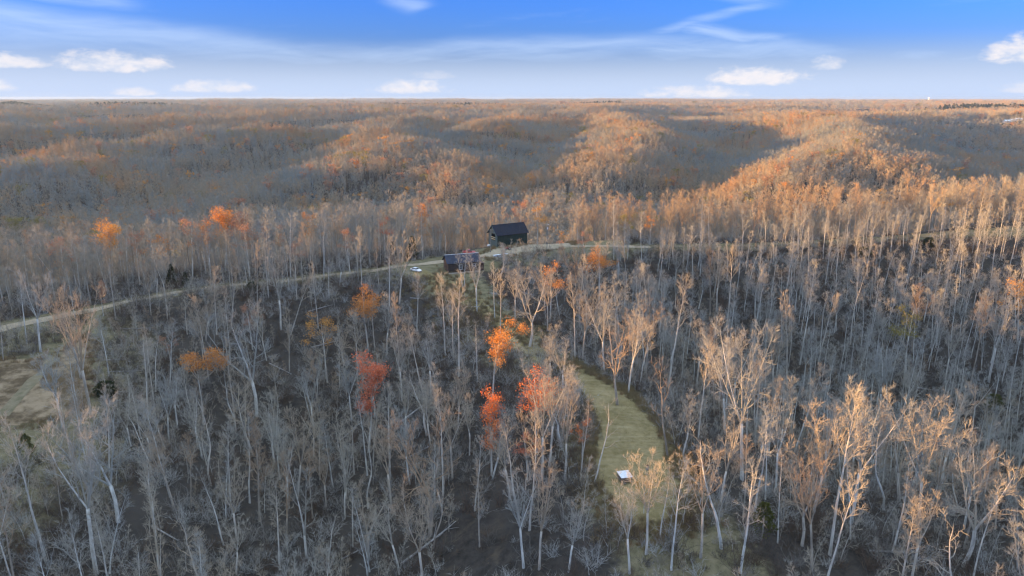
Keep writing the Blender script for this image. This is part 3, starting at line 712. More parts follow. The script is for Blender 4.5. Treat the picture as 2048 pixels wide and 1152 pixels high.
# ---- bare trees standing one by one: x, y, height, form, variant, turn, lean (dx, dy per metre), tint, label
BARE = [
(25.4,163.2,20.0,'broad',0,3.91,-0.001,-0.002,0.89,'bare tree with heavy spreading limbs behind the upper mown clearing'),
(5.2,201.8,22.4,'broad',0,5.92,0.006,-0.036,0.37,'bare tree with heavy spreading limbs below the sparse orange tree'),
(15.8,126.8,16.6,'snag',0,4.65,-0.000,0.004,0.57,'crooked bare tree with few branches behind the white-roofed shelter'),
(10.5,129.8,19.8,'vase',2,2.92,-0.042,-0.002,0.66,'bare tree with a vase-shaped crown right of the orange-red maple, third closest'),
(13.7,131.0,16.6,'narrow',1,5.92,0.005,-0.026,0.66,'bare tree with a narrow upright crown left of the upper mown clearing'),
(32.6,138.7,21.4,'snag',2,0.71,-0.012,-0.035,1.00,'crooked bare tree with few branches right of the upper mown clearing'),
(35.6,138.6,14.8,'vase',1,2.95,0.065,0.001,0.42,'bare tree with a vase-shaped crown right of the upper mown clearing'),
(44.5,194.5,31.6,'tall',2,3.60,0.089,0.025,0.42,'tall high-crowned bare tree left of the small dark slope cedar, third closest'),
(56.9,210.9,26.2,'fan',2,0.08,0.040,0.003,0.57,'bare tree with a wide fan-shaped crown left of the small dark slope cedar'),
(47.2,135.2,32.2,'fan',0,5.75,-0.025,0.016,0.00,'bare tree with a wide fan-shaped crown right of the upper mown clearing, second closest'),
(86.8,226.2,28.0,'vase',1,4.81,-0.049,0.019,0.66,'bare tree with a vase-shaped crown below the small dark slope cedar'),
(93.3,231.3,33.0,'tall',1,0.87,-0.059,0.030,0.57,'tall high-crowned bare tree below the small dark slope cedar, closest to it'),
(101.8,243.3,28.8,'tall',2,3.88,0.068,0.001,0.22,'tall high-crowned bare tree right of the small dark slope cedar, second closest'),
(108.2,243.3,25.6,'tall',0,5.47,0.110,0.001,0.58,'tall high-crowned bare tree left of the olive-leaved tree, closest to it'),
(123.5,253.1,29.2,'bent',1,0.00,0.040,0.004,0.53,'bare tree with a bent trunk left of the olive-leaved tree'),
(106.4,275.4,22.8,'tall',2,6.17,0.125,0.013,0.11,'tall high-crowned bare tree right of the small dark slope cedar, closest to it'),
(121.3,291.2,18.4,'tall',2,5.48,-0.025,-0.012,0.02,'tall straight bare tree with a small high crown left of the green slope bush'),
(130.1,284.2,17.6,'pole',2,3.39,-0.044,0.049,0.00,'thin pole-like bare tree left of the green slope bush'),
(141.8,277.8,21.4,'pole',0,4.26,-0.079,0.013,0.75,'thin pole-like bare tree below the green slope bush'),
(96.7,288.2,13.2,'bent',0,0.00,0.270,0.046,0.00,'bare tree with a bent trunk behind the small dark slope cedar'),
(149.8,284.8,16.4,'bent',0,0.00,0.226,-0.019,0.39,'bare tree with a bent trunk right of the green slope bush'),
(142.7,247.1,24.4,'vase',2,5.61,0.049,-0.049,1.00,'bare tree with a vase-shaped crown right of the olive-leaved tree'),
(163.3,234.2,33.0,'vase',1,1.88,-0.029,-0.008,0.20,'bare tree with a vase-shaped crown below the gold tree at the right edge'),
(156.2,232.5,29.6,'tall',0,0.92,-0.041,0.009,0.94,'tall high-crowned bare tree left of the gold tree at the right edge'),
(148.1,233.8,20.6,'fan',1,0.41,-0.003,-0.009,0.33,'bare tree with a wide fan-shaped crown right of the olive-leaved tree'),
(77.3,123.0,25.2,'fan',0,0.02,-0.054,0.026,0.52,'bare tree with a wide fan-shaped crown left of the right edge bush, closest to it'),
(68.2,114.8,19.2,'twin',1,4.26,0.107,-0.009,0.32,'twin-stemmed bare tree right of the yellow-green pine'),
(79.0,111.5,22.4,'broad',0,5.14,0.069,0.015,0.33,'bare tree with heavy spreading limbs, nearest to the bottom right corner'),
(62.0,118.0,18.4,'narrow',1,3.02,-0.078,-0.009,0.04,'bare tree with a narrow upright crown right of the yellow-green pine'),
(50.4,107.0,20.2,'vase',0,4.43,-0.099,0.021,1.00,'bare tree with a vase-shaped crown right of the yellow-green pine, closest to it'),
(37.0,103.0,22.6,'twin',2,0.36,0.014,0.004,0.09,'twin-stemmed bare tree left of the yellow-green pine'),
(31.2,105.8,19.8,'vase',0,4.71,0.003,-0.001,0.69,'bare tree with a vase-shaped crown left of the yellow-green pine'),
(46.5,112.6,18.2,'pole',1,5.31,-0.031,0.035,0.19,'thin pole-like bare tree behind the yellow-green pine, closest to it'),
(55.8,112.5,30.4,'tall',2,2.30,-0.022,0.004,0.44,'tall straight bare tree with a small high crown right of the yellow-green pine, second closest'),
(79.1,161.0,22.0,'fan',1,3.63,0.173,0.006,0.52,'bare tree with a wide fan-shaped crown right of the yellow-green pine, third closest'),
(71.0,168.2,24.4,'tall',2,1.14,0.179,0.000,0.21,'tall straight bare tree with a small high crown left of the olive-leaved tree, second closest'),
(95.0,139.2,16.4,'snag',1,6.00,-0.096,0.011,0.18,'crooked bare tree with few branches below the right edge bush'),
(94.9,145.8,26.6,'vase',1,5.84,0.135,0.032,0.44,'bare tree with a vase-shaped crown left of the right edge bush, closest to it'),
(119.7,200.8,28.8,'tall',1,5.92,-0.075,-0.010,0.32,'tall high-crowned bare tree left of the right edge bush, closest to it'),
(87.6,155.4,15.0,'bent',0,0.00,0.061,0.016,0.37,'bare tree with a bent trunk left of the right edge bush'),
(41.3,148.6,22.0,'tall',2,3.30,0.014,0.002,0.51,'tall high-crowned bare tree right of the upper mown clearing, closest to it'),
(51.7,162.8,23.2,'fan',1,4.70,-0.124,-0.009,0.00,'bare tree with a wide fan-shaped crown right of the upper mown clearing, closest to it'),
(22.3,106.4,18.8,'fan',2,5.01,-0.012,0.003,0.49,'bare tree with a wide fan-shaped crown right of the white-roofed shelter'),
(25.8,103.1,19.6,'tall',0,5.94,0.001,-0.004,0.00,'tall straight bare tree with a small high crown right of the white-roofed shelter'),
(19.0,102.6,16.8,'vase',1,0.57,-0.031,-0.015,0.31,'bare tree with a vase-shaped crown below the white-roofed shelter'),
(25.1,109.6,14.2,'narrow',1,5.77,0.013,0.023,0.44,'bare tree with a narrow upright crown right of the white-roofed shelter'),
(2.0,109.3,18.0,'fan',1,2.13,-0.059,0.022,0.00,'bare tree with a wide fan-shaped crown left of the white-roofed shelter'),
(4.6,107.9,19.2,'vase',2,1.96,-0.052,-0.012,0.74,'bare tree with a vase-shaped crown left of the white-roofed shelter, second closest'),
(9.4,105.6,13.0,'vase',2,1.99,-0.005,0.004,0.19,'bare tree with a vase-shaped crown left of the white-roofed shelter, closest to it'),
(12.6,103.8,5.4,'sapling',1,0.93,-0.056,0.007,0.18,'small bare sapling below the white-roofed shelter'),
(-5.9,117.7,16.2,'narrow',0,4.33,0.000,0.012,0.81,'bare tree with a narrow upright crown below the narrow flame-red tree'),
(-16.2,127.5,24.0,'broad',0,0.30,-0.074,-0.000,1.00,'bare tree with heavy spreading limbs left of the narrow flame-red tree'),
(-21.1,119.0,16.0,'vase',0,6.20,-0.092,-0.020,0.35,'bare tree with a vase-shaped crown left of the narrow flame-red tree, fifth closest'),
(-34.9,159.4,21.2,'tall',1,1.49,-0.022,-0.004,0.12,'tall high-crowned bare tree below the slim red maple, closest to it'),
(-34.0,162.2,17.4,'narrow',2,3.73,0.062,0.010,0.62,'bare tree with a narrow upright crown below the slim red maple'),
(-38.6,161.7,17.6,'tall',1,2.65,0.007,-0.020,0.57,'tall straight bare tree with a small high crown below the slim red maple, third closest'),
(-14.2,133.0,13.0,'vase',0,0.35,-0.097,0.004,0.35,'bare tree with a vase-shaped crown left of the narrow flame-red tree, fourth closest'),
(-36.3,126.5,15.6,'snag',0,3.10,-0.055,-0.003,0.30,'crooked bare tree with few branches below the slim red maple, second closest'),
(-44.6,145.2,16.4,'tall',0,5.27,0.049,0.022,1.00,'tall straight bare tree with a small high crown below the slim red maple, fourth closest'),
(-0.4,128.8,16.2,'vase',0,5.96,-0.070,0.024,0.63,'bare tree with a vase-shaped crown below the narrow flame-red tree, second closest'),
(6.1,132.1,23.0,'fan',0,3.96,0.010,0.002,0.50,'bare tree with a wide fan-shaped crown below the orange-red maple'),
(3.7,133.9,14.4,'tall',2,2.73,-0.213,-0.009,0.72,'tall high-crowned bare tree right of the narrow flame-red tree, closest to it'),
(-72.8,111.2,30.4,'fan',1,0.94,0.003,0.009,0.15,'bare tree with a wide fan-shaped crown right of the bright green pine'),
(-82.8,113.5,27.4,'tall',1,2.85,-0.064,-0.014,0.27,'tall straight bare tree with a small high crown below the bright green pine'),
(-76.2,125.5,23.0,'broad',2,6.28,0.055,0.033,0.00,'bare tree with heavy spreading limbs right of the bright green pine'),
(-72.1,138.3,22.8,'tall',1,2.85,-0.114,-0.044,0.06,'tall high-crowned bare tree right of the dark field bush, closest to it'),
(-63.7,114.7,20.6,'twin',1,3.07,0.029,-0.003,0.50,'twin-stemmed bare tree right of the bright green pine'),
(-70.9,112.1,16.4,'bent',2,0.00,0.238,-0.023,0.00,'bare tree with a bent trunk, nearest to the bottom left corner'),
(-55.0,128.8,18.2,'vase',0,1.83,-0.012,-0.009,0.58,'bare tree with a vase-shaped crown below the gold-orange arched tree, second closest'),
(-53.9,138.4,24.0,'oval',1,2.37,0.036,0.006,0.96,'bare tree with a dense oval crown below the gold-orange arched tree'),
(-47.4,135.3,20.4,'twin',0,6.21,0.123,0.027,0.99,'twin-stemmed bare tree left of the slim red maple'),
(-57.2,127.4,16.4,'bent',0,3.14,-0.132,-0.007,0.09,'bare tree with a bent trunk below the gold-orange arched tree, third closest'),
(-52.2,120.3,13.0,'vase',1,3.14,0.056,-0.005,0.34,'bare tree with a vase-shaped crown below the gold-orange arched tree, third closest'),
(-99.3,128.0,14.4,'tall',1,1.71,-0.038,0.007,0.00,'tall high-crowned bare tree left of the bright green pine, closest to it'),
(-85.6,123.7,13.0,'narrow',2,4.91,-0.067,0.013,0.85,'bare tree with a narrow upright crown below the bright green pine'),
(-104.0,167.0,31.6,'fan',0,4.94,0.014,-0.014,0.69,'bare tree with a wide fan-shaped crown behind the dark field bush'),
(-117.5,186.8,24.0,'vase',2,4.87,-0.022,-0.010,0.73,'bare tree with a vase-shaped crown left of the small rusty roadside tree'),
(-105.4,164.5,19.6,'tall',0,4.77,0.076,-0.028,0.11,'tall straight bare tree with a small high crown left of the dark field bush'),
(-144.7,196.0,18.2,'tall',2,2.28,0.061,-0.005,0.78,'tall straight bare tree with a small high crown behind the grassy field'),
(-137.9,202.3,24.8,'fan',2,3.05,0.071,-0.016,0.00,'bare tree with a wide fan-shaped crown left of the small rusty roadside tree'),
(-145.0,207.3,20.4,'tall',2,4.83,0.067,-0.006,0.00,'tall straight bare tree with a small high crown left of the small rusty roadside tree'),
(-111.8,190.2,16.6,'tall',2,5.94,0.049,-0.016,0.03,'tall straight bare tree with a small high crown below the small rusty roadside tree'),
(-113.3,230.0,13.6,'vase',1,4.08,-0.036,-0.003,0.63,'bare tree with a vase-shaped crown below the roadside cedars'),
(-104.8,224.6,13.0,'tall',1,3.44,-0.002,-0.001,0.53,'tall straight bare tree with a small high crown below the roadside cedars'),
(-98.5,223.1,18.4,'vase',2,1.57,0.166,-0.011,0.72,'bare tree with a vase-shaped crown right of the roadside cedars'),
(-96.5,227.4,22.8,'tall',0,5.13,0.123,-0.020,0.47,'tall high-crowned bare tree right of the roadside cedars, closest to it'),
(-92.9,230.7,20.4,'tall',2,4.07,0.144,0.005,0.69,'tall straight bare tree with a small high crown right of the roadside cedars, second closest'),
(-76.9,232.1,26.0,'vase',2,4.04,0.042,-0.018,0.26,'bare tree with a vase-shaped crown left of the thin orange-brown tree'),
(-73.3,230.3,20.6,'tall',1,4.63,0.352,0.009,0.52,'tall straight bare tree with a small high crown behind the thin orange-brown tree'),
(-97.8,195.4,18.4,'tall',1,5.29,0.148,-0.016,0.09,'tall straight bare tree with a small high crown left of the gold-orange arched tree'),
(-98.9,189.1,17.8,'bent',0,0.00,0.123,0.021,0.26,'bare tree with a bent trunk left of the gold-orange arched tree'),
(-72.9,193.0,31.6,'broad',2,6.13,0.088,-0.022,0.00,'bare tree with heavy spreading limbs right of the gold-orange arched tree, closest to it'),
(-74.6,181.2,25.4,'tall',1,6.01,0.013,-0.024,0.61,'tall straight bare tree with a small high crown right of the gold-orange arched tree'),
(-83.3,160.1,13.6,'vase',2,1.04,-0.209,-0.003,0.49,'bare tree with a vase-shaped crown right of the dark field bush, closest to it'),
(-97.1,170.6,13.0,'snag',1,5.25,0.144,0.021,0.23,'crooked bare tree with few branches right of the dark field bush, closest to it'),
(-78.4,166.4,14.0,'narrow',0,4.34,0.038,-0.009,0.36,'bare tree with a narrow upright crown below the gold-orange arched tree, closest to it'),
(-23.5,181.2,22.4,'tall',2,4.52,-0.160,-0.002,0.60,'tall straight bare tree with a small high crown right of the slim red maple'),
(-29.9,184.9,20.8,'vase',1,4.90,-0.039,-0.012,0.24,'bare tree with a vase-shaped crown right of the slim red maple, closest to it'),
(-21.6,180.9,19.0,'vase',2,3.65,-0.006,-0.011,0.12,'bare tree with a vase-shaped crown right of the slim red maple, third closest'),
(-9.1,180.0,17.4,'pole',0,3.92,-0.003,-0.018,0.12,'thin pole-like bare tree left of the flag-shaped orange tree'),
(-14.4,186.0,27.8,'tall',1,4.87,-0.001,-0.021,0.42,'tall high-crowned bare tree left of the flag-shaped orange tree, closest to it'),
(-16.8,198.1,18.8,'tall',0,0.17,-0.047,-0.024,0.44,'tall high-crowned bare tree left of the flag-shaped orange tree, second closest'),
(-19.4,201.6,23.6,'tall',0,1.00,-0.091,-0.027,0.33,'tall straight bare tree with a small high crown below the white car, second closest'),
(-30.6,224.4,18.4,'tall',0,1.38,-0.010,0.010,0.33,'tall straight bare tree with a small high crown below the white car, closest to it'),
(-11.5,231.1,20.4,'vase',0,4.31,-0.043,-0.004,0.03,'bare tree with a vase-shaped crown right of the dark house'),
(-39.2,244.9,23.4,'fan',0,2.96,0.046,-0.004,0.50,'bare tree with a wide fan-shaped crown left of the white car'),
(-42.6,244.2,21.0,'tall',2,1.42,0.026,0.010,0.00,'tall straight bare tree with a small high crown left of the white car'),
(-47.9,254.3,18.4,'narrow',2,1.99,0.017,0.004,0.80,'bare tree with a narrow upright crown left of the white car'),
(-39.2,215.8,19.6,'vase',2,1.14,0.035,0.002,0.25,'bare tree with a vase-shaped crown right of the bright orange tree below the road'),
(-52.7,216.9,13.0,'broad',0,2.92,-0.103,0.005,0.73,'bare tree with heavy spreading limbs right of the thin orange-brown tree'),
(-64.8,249.7,13.8,'tall',2,2.39,-0.013,-0.020,0.05,'tall high-crowned bare tree left of the bright orange tree below the road'),
(-63.1,259.0,13.0,'vase',0,1.49,0.189,-0.017,0.00,'bare tree with a vase-shaped crown behind the bright orange tree below the road'),
(-43.6,219.9,17.2,'tall',0,5.67,-0.007,0.020,0.53,'tall high-crowned bare tree below the bright orange tree below the road'),
(-17.8,255.0,13.2,'tall',1,1.75,-0.104,0.000,0.28,'tall straight bare tree with a small high crown below the dark house'),
(-17.3,255.0,14.0,'narrow',2,2.58,0.080,0.028,0.00,'bare tree with a narrow upright crown right of the dark house'),
(17.6,192.8,23.2,'tall',0,2.35,-0.051,0.025,0.57,'tall straight bare tree with a small high crown below the sparse orange tree, second closest'),
(19.9,194.8,20.2,'fan',2,0.23,0.064,-0.007,0.70,'bare tree with a wide fan-shaped crown right of the sparse orange tree, closest to it'),
(9.5,174.7,14.8,'vase',2,3.42,0.021,-0.006,0.54,'bare tree with a vase-shaped crown right of the flag-shaped orange tree'),
(12.6,165.8,17.6,'vase',1,2.13,-0.079,-0.044,0.25,'bare tree with a vase-shaped crown right of the orange-red maple, second closest'),
(27.6,211.8,22.2,'vase',0,5.14,0.070,-0.025,0.22,'bare tree with a vase-shaped crown below the orange-topped tree, second closest'),
(32.6,207.7,13.6,'fan',2,2.63,0.050,0.011,0.35,'bare tree with a wide fan-shaped crown behind the upper mown clearing'),
(38.6,196.6,25.4,'vase',0,2.32,-0.063,-0.026,0.85,'bare tree with a vase-shaped crown behind the upper mown clearing, third closest'),
(58.6,282.9,20.0,'tall',0,0.89,-0.001,-0.021,0.20,'tall straight bare tree with a small high crown right of the orange-topped tree, second closest'),
(45.4,279.0,20.2,'tall',1,6.01,-0.097,-0.015,0.74,'tall high-crowned bare tree right of the orange-topped tree, closest to it'),
(78.3,269.1,24.6,'vase',1,6.08,0.052,-0.014,0.66,'bare tree with a vase-shaped crown left of the small dark slope cedar'),
(80.3,260.9,29.6,'tall',2,5.61,0.061,-0.012,0.47,'tall high-crowned bare tree left of the small dark slope cedar, closest to it'),
(75.7,267.9,24.4,'tall',2,0.01,-0.030,0.020,1.00,'tall high-crowned bare tree left of the small dark slope cedar, second closest'),
(16.5,241.1,14.4,'tall',0,3.86,-0.087,0.016,0.00,'tall high-crowned bare tree below the sparse orange tree, closest to it'),
(-3.6,211.2,19.6,'tall',1,0.88,0.050,-0.029,0.45,'tall straight bare tree with a small high crown left of the sparse orange tree'),
(1.0,224.8,17.4,'fan',0,2.36,-0.074,-0.031,0.52,'bare tree with a wide fan-shaped crown left of the sparse orange tree'),
(-5.5,224.8,18.2,'tall',1,2.71,-0.037,0.002,0.12,'tall straight bare tree with a small high crown right of the dark house'),
(23.9,256.3,20.6,'fan',0,6.11,-0.066,0.016,1.00,'bare tree with a wide fan-shaped crown left of the orange-topped tree'),
(33.2,266.4,21.2,'vase',0,2.39,-0.074,0.043,0.41,'bare tree with a vase-shaped crown below the orange-topped tree, closest to it'),
(-4.1,138.8,16.0,'vase',1,3.74,0.167,-0.011,0.06,'bare tree with a vase-shaped crown below the narrow flame-red tree, closest to it'),
(-23.2,149.4,17.4,'fan',2,1.63,-0.092,0.023,0.00,'bare tree with a wide fan-shaped crown below the slim red maple, closest to it'),
(-47.5,163.2,14.8,'oval',2,2.61,0.001,-0.003,0.47,'bare tree with a dense oval crown left of the slim red maple'),
(-37.4,145.1,17.2,'vase',2,2.00,-0.031,0.023,0.30,'bare tree with a vase-shaped crown below the slim red maple, third closest'),
(-57.0,161.8,15.4,'fan',2,1.80,-0.014,-0.002,0.08,'bare tree with a wide fan-shaped crown right of the gold-orange arched tree'),
(-101.7,150.0,13.0,'vase',2,3.00,0.273,0.020,0.60,'bare tree with a vase-shaped crown right of the bright green pine, closest to it'),
(-13.1,145.1,19.0,'fan',1,2.78,-0.008,0.019,0.65,'bare tree with a wide fan-shaped crown left of the narrow flame-red tree'),
(-4.5,263.5,13.0,'fan',0,1.84,0.178,0.007,0.00,'bare tree with a wide fan-shaped crown below the barn'),
(122.3,161.5,20.2,'vase',0,0.08,-0.082,-0.037,0.17,'bare tree with a vase-shaped crown below the right edge bush, closest to it'),
(92.8,124.2,13.8,'tall',0,3.34,-0.031,-0.007,0.65,'tall straight bare tree with a small high crown, third nearest to the bottom right corner'),
(88.5,111.4,13.0,'twin',0,4.91,-0.141,0.046,0.18,'twin-stemmed bare tree, nearest to the bottom right corner'),
(142.1,201.3,23.0,'fan',0,1.54,-0.001,-0.001,0.58,'bare tree with a wide fan-shaped crown below the right edge bush, closest to it'),
(49.7,128.4,16.0,'tall',1,6.21,-0.028,0.012,0.00,'tall straight bare tree with a small high crown behind the yellow-green pine, second closest'),
(38.7,121.4,18.2,'vase',2,1.84,-0.012,-0.018,0.38,'bare tree with a vase-shaped crown behind the yellow-green pine, closest to it'),
(117.2,215.8,25.6,'fan',1,4.05,-0.035,-0.014,0.00,'bare tree with a wide fan-shaped crown below the olive-leaved tree'),
(124.5,215.8,22.2,'vase',0,3.79,0.064,-0.000,0.24,'bare tree with a vase-shaped crown left of the right edge bush, second closest'),
(-45.1,99.2,17.6,'snag',2,3.35,-0.033,-0.022,0.00,'crooked bare tree with few branches, second nearest to the bottom left corner'),
(-36.6,104.6,19.2,'fan',1,2.27,0.047,-0.002,0.17,'bare tree with a wide fan-shaped crown below the slim red maple, second closest'),
(-31.1,106.9,17.0,'tall',2,2.86,-0.087,0.091,0.30,'tall straight bare tree with a small high crown below the slim red maple, seventh closest'),
(61.9,92.6,12.4,'fan',2,4.89,-0.068,-0.059,0.85,'bare tree with a wide fan-shaped crown, third nearest to the bottom right corner'),
(-49.6,100.1,20.6,'twin',1,3.03,0.037,0.042,0.02,'twin-stemmed bare tree, third nearest to the bottom left corner'),
(-15.5,110.8,22.9,'vase',0,1.23,-0.034,-0.027,0.71,'bare tree with a vase-shaped crown below the narrow flame-red tree, third closest'),
(50.2,101.9,22.7,'tall',1,4.36,0.117,-0.037,0.41,'tall high-crowned bare tree right of the yellow-green pine, closest to it'),
(35.4,108.3,23.8,'snag',0,0.90,0.022,-0.063,0.03,'crooked bare tree with few branches behind the yellow-green pine'),
(-46.9,104.4,17.9,'fan',0,0.96,0.011,-0.078,0.64,'bare tree with a wide fan-shaped crown, second nearest to the bottom left corner'),
(71.4,91.6,16.8,'tall',1,5.15,-0.061,0.019,0.37,'tall straight bare tree with a small high crown, second nearest to the bottom right corner'),
(-65.5,97.4,21.4,'tall',1,6.15,-0.093,0.078,0.14,'tall straight bare tree with a small high crown, fourth nearest to the bottom left corner'),
(3.2,117.5,22.8,'tall',0,1.38,-0.001,-0.075,0.47,'tall high-crowned bare tree right of the narrow flame-red tree, second closest'),
(-59.4,101.8,15.4,'twin',1,1.84,-0.127,0.025,0.36,'twin-stemmed bare tree, nearest to the bottom left corner'),
(-51.9,106.6,18.7,'oval',0,1.01,-0.018,-0.011,0.63,'bare tree with a dense oval crown, second nearest to the bottom left corner'),
(-70.2,95.7,18.4,'tall',2,0.45,-0.013,0.061,0.00,'tall straight bare tree with a small high crown, third nearest to the bottom left corner'),
(69.9,96.7,23.3,'snag',0,0.84,0.030,-0.040,0.27,'crooked bare tree with few branches, nearest to the bottom right corner'),
(62.5,101.8,19.4,'oval',2,5.89,0.024,-0.012,0.54,'bare tree with a dense oval crown, nearest to the bottom right corner'),
(-26.6,117.3,15.7,'twin',1,3.96,0.016,-0.110,0.00,'twin-stemmed bare tree left of the narrow flame-red tree'),
(76.2,94.7,20.5,'fan',0,1.65,-0.005,-0.036,0.00,'bare tree with a wide fan-shaped crown, nearest to the bottom right corner'),
(1.5,121.8,19.6,'snag',2,0.84,-0.016,0.005,0.56,'crooked bare tree with few branches below the narrow flame-red tree, closest to it'),
(-15.1,122.5,16.1,'snag',2,4.48,0.062,-0.012,0.87,'crooked bare tree with few branches below the narrow flame-red tree, second closest'),
(-60.0,108.5,14.6,'twin',1,0.78,-0.023,-0.031,0.68,'twin-stemmed bare tree, second nearest to the bottom left corner'),
(51.4,113.9,16.9,'broad',0,5.00,-0.027,0.079,0.69,'bare tree with heavy spreading limbs right of the yellow-green pine'),
(42.2,118.6,15.7,'tall',2,5.98,0.019,-0.015,0.83,'tall straight bare tree with a small high crown behind the yellow-green pine, closest to it'),
(79.5,97.6,25.3,'tall',1,4.18,-0.042,0.012,0.38,'tall straight bare tree with a small high crown, nearest to the bottom right corner'),
(-67.7,106.2,18.1,'oval',1,1.48,-0.032,-0.034,0.30,'bare tree with a dense oval crown, nearest to the bottom left corner'),
(67.2,106.6,18.5,'vase',1,0.86,0.078,0.035,0.57,'bare tree with a vase-shaped crown, nearest to the bottom right corner'),
(-27.6,123.4,19.1,'pole',0,3.25,-0.082,-0.055,0.02,'thin pole-like bare tree below the slim red maple'),
(-55.4,113.7,18.5,'snag',1,0.61,-0.047,0.033,0.73,'crooked bare tree with few branches, nearest to the bottom left corner'),
(-79.2,100.4,23.5,'tall',0,3.02,0.009,0.000,1.00,'tall straight bare tree with a small high crown, nearest to the bottom left corner'),
(-81.7,99.0,23.5,'fan',0,3.89,-0.002,-0.050,0.49,'bare tree with a wide fan-shaped crown, nearest to the bottom left corner'),
(-7.4,129.5,15.7,'tall',0,1.00,0.032,-0.035,0.20,'tall straight bare tree with a small high crown below the narrow flame-red tree'),
(-28.8,128.5,16.5,'broad',2,1.74,0.045,0.022,0.65,'bare tree with heavy spreading limbs below the slim red maple'),
(77.5,106.6,19.3,'narrow',1,0.20,0.045,0.043,0.38,'bare tree with a narrow upright crown, nearest to the bottom right corner'),
(46.1,123.7,21.1,'bent',2,4.23,-0.028,-0.119,0.00,'bare tree with a bent trunk behind the yellow-green pine'),
(-45.6,124.9,20.9,'tall',2,1.83,0.028,-0.037,0.49,'tall straight bare tree with a small high crown below the slim red maple, sixth closest'),
(-83.2,105.7,16.4,'tall',0,0.16,-0.093,0.002,0.13,'tall straight bare tree with a small high crown, second nearest to the bottom left corner'),
(57.1,123.4,25.3,'vase',1,2.29,0.026,-0.021,0.61,'bare tree with a vase-shaped crown right of the yellow-green pine, third closest'),
(7.7,136.5,21.5,'vase',0,4.51,0.068,0.019,0.33,'bare tree with a vase-shaped crown right of the orange-red maple, closest to it'),
(-41.8,130.2,24.4,'twin',1,4.06,0.041,-0.123,0.20,'twin-stemmed bare tree below the slim red maple'),
(-33.2,134.1,14.0,'tall',2,4.89,0.075,-0.013,0.43,'tall straight bare tree with a small high crown below the slim red maple, fifth closest'),
(65.1,124.3,25.9,'fan',0,3.26,0.011,-0.013,0.00,'bare tree with a wide fan-shaped crown right of the yellow-green pine, second closest'),
(-14.8,140.3,23.6,'tall',0,3.08,0.023,0.015,0.35,'tall straight bare tree with a small high crown left of the narrow flame-red tree'),
(-16.5,140.3,13.7,'narrow',0,2.50,-0.008,0.036,0.16,'bare tree with a narrow upright crown left of the narrow flame-red tree'),
(-68.8,124.5,17.6,'vase',2,0.32,0.018,0.130,0.32,'bare tree with a vase-shaped crown below the dark field bush, second closest'),
(82.2,116.7,19.6,'tall',1,2.53,0.041,-0.021,0.92,'tall straight bare tree with a small high crown, fourth nearest to the bottom right corner'),
(59.4,130.2,14.9,'vase',1,3.40,-0.005,0.059,0.81,'bare tree with a vase-shaped crown right of the yellow-green pine, second closest'),
(10.6,143.2,15.1,'broad',0,3.39,-0.042,-0.065,0.00,'bare tree with heavy spreading limbs right of the orange-red maple'),
(53.7,133.9,20.5,'vase',0,4.56,0.007,0.037,0.00,'bare tree with a vase-shaped crown behind the yellow-green pine, second closest'),
(-26.3,142.8,22.6,'vase',1,1.41,-0.029,0.032,0.70,'bare tree with a vase-shaped crown below the slim red maple, second closest'),
(-92.1,113.4,22.0,'tall',1,5.15,0.037,-0.010,1.00,'tall high-crowned bare tree left of the bright green pine, second closest'),
(10.9,146.1,16.9,'tall',0,0.53,0.032,-0.059,0.11,'tall straight bare tree with a small high crown right of the orange-red maple'),
(-59.8,135.7,14.0,'narrow',2,4.40,0.037,0.032,0.00,'bare tree with a narrow upright crown below the gold-orange arched tree, second closest'),
(86.0,123.1,18.3,'vase',0,0.62,0.013,-0.038,0.12,'bare tree with a vase-shaped crown below the right edge bush, second closest'),
(-32.3,146.7,19.9,'snag',2,5.63,0.027,-0.048,0.37,'crooked bare tree with few branches below the slim red maple, closest to it'),
(-69.6,134.2,19.0,'fan',2,5.13,-0.090,-0.070,0.82,'bare tree with a wide fan-shaped crown right of the dark field bush, second closest'),
(74.9,131.4,21.2,'snag',2,1.68,-0.134,0.019,0.00,'crooked bare tree with few branches left of the right edge bush, closest to it'),
(62.3,137.8,14.1,'tall',0,1.06,-0.059,-0.006,0.37,'tall straight bare tree with a small high crown behind the yellow-green pine, third closest'),
(-9.6,151.5,14.0,'vase',2,4.80,0.097,-0.011,0.49,'bare tree with a vase-shaped crown left of the narrow flame-red tree, closest to it'),
(-67.2,136.6,15.3,'tall',0,2.24,-0.005,0.078,1.00,'tall high-crowned bare tree right of the dark field bush, second closest'),
(71.6,135.3,16.8,'oval',2,2.69,-0.122,-0.029,0.92,'bare tree with a dense oval crown right of the yellow-green pine'),
(-60.8,140.8,20.2,'tall',1,5.19,0.044,-0.003,0.33,'tall straight bare tree with a small high crown below the gold-orange arched tree'),
(97.7,118.7,16.0,'fan',1,4.46,-0.029,-0.111,0.12,'bare tree with a wide fan-shaped crown, second nearest to the bottom right corner'),
(68.3,137.8,15.9,'pole',2,5.75,0.051,-0.052,0.30,'thin pole-like bare tree right of the yellow-green pine'),
(-83.5,129.5,21.9,'vase',0,5.88,0.017,-0.129,0.71,'bare tree with a vase-shaped crown right of the bright green pine, second closest'),
(-97.4,121.0,14.9,'oval',2,5.11,-0.035,-0.014,0.17,'bare tree with a dense oval crown left of the bright green pine'),
(84.1,131.0,13.2,'bent',1,3.62,0.010,-0.103,0.53,'bare tree with a bent trunk below the right edge bush, second closest'),
(-42.7,150.0,16.6,'vase',1,1.74,0.015,0.019,0.75,'bare tree with a vase-shaped crown below the slim red maple, fourth closest'),
(-50.6,147.7,21.7,'vase',1,1.52,0.080,-0.023,0.39,'bare tree with a vase-shaped crown left of the slim red maple, second closest'),
(-58.2,145.0,22.8,'bent',2,5.34,0.039,-0.037,0.24,'bare tree with a bent trunk below the gold-orange arched tree, second closest'),
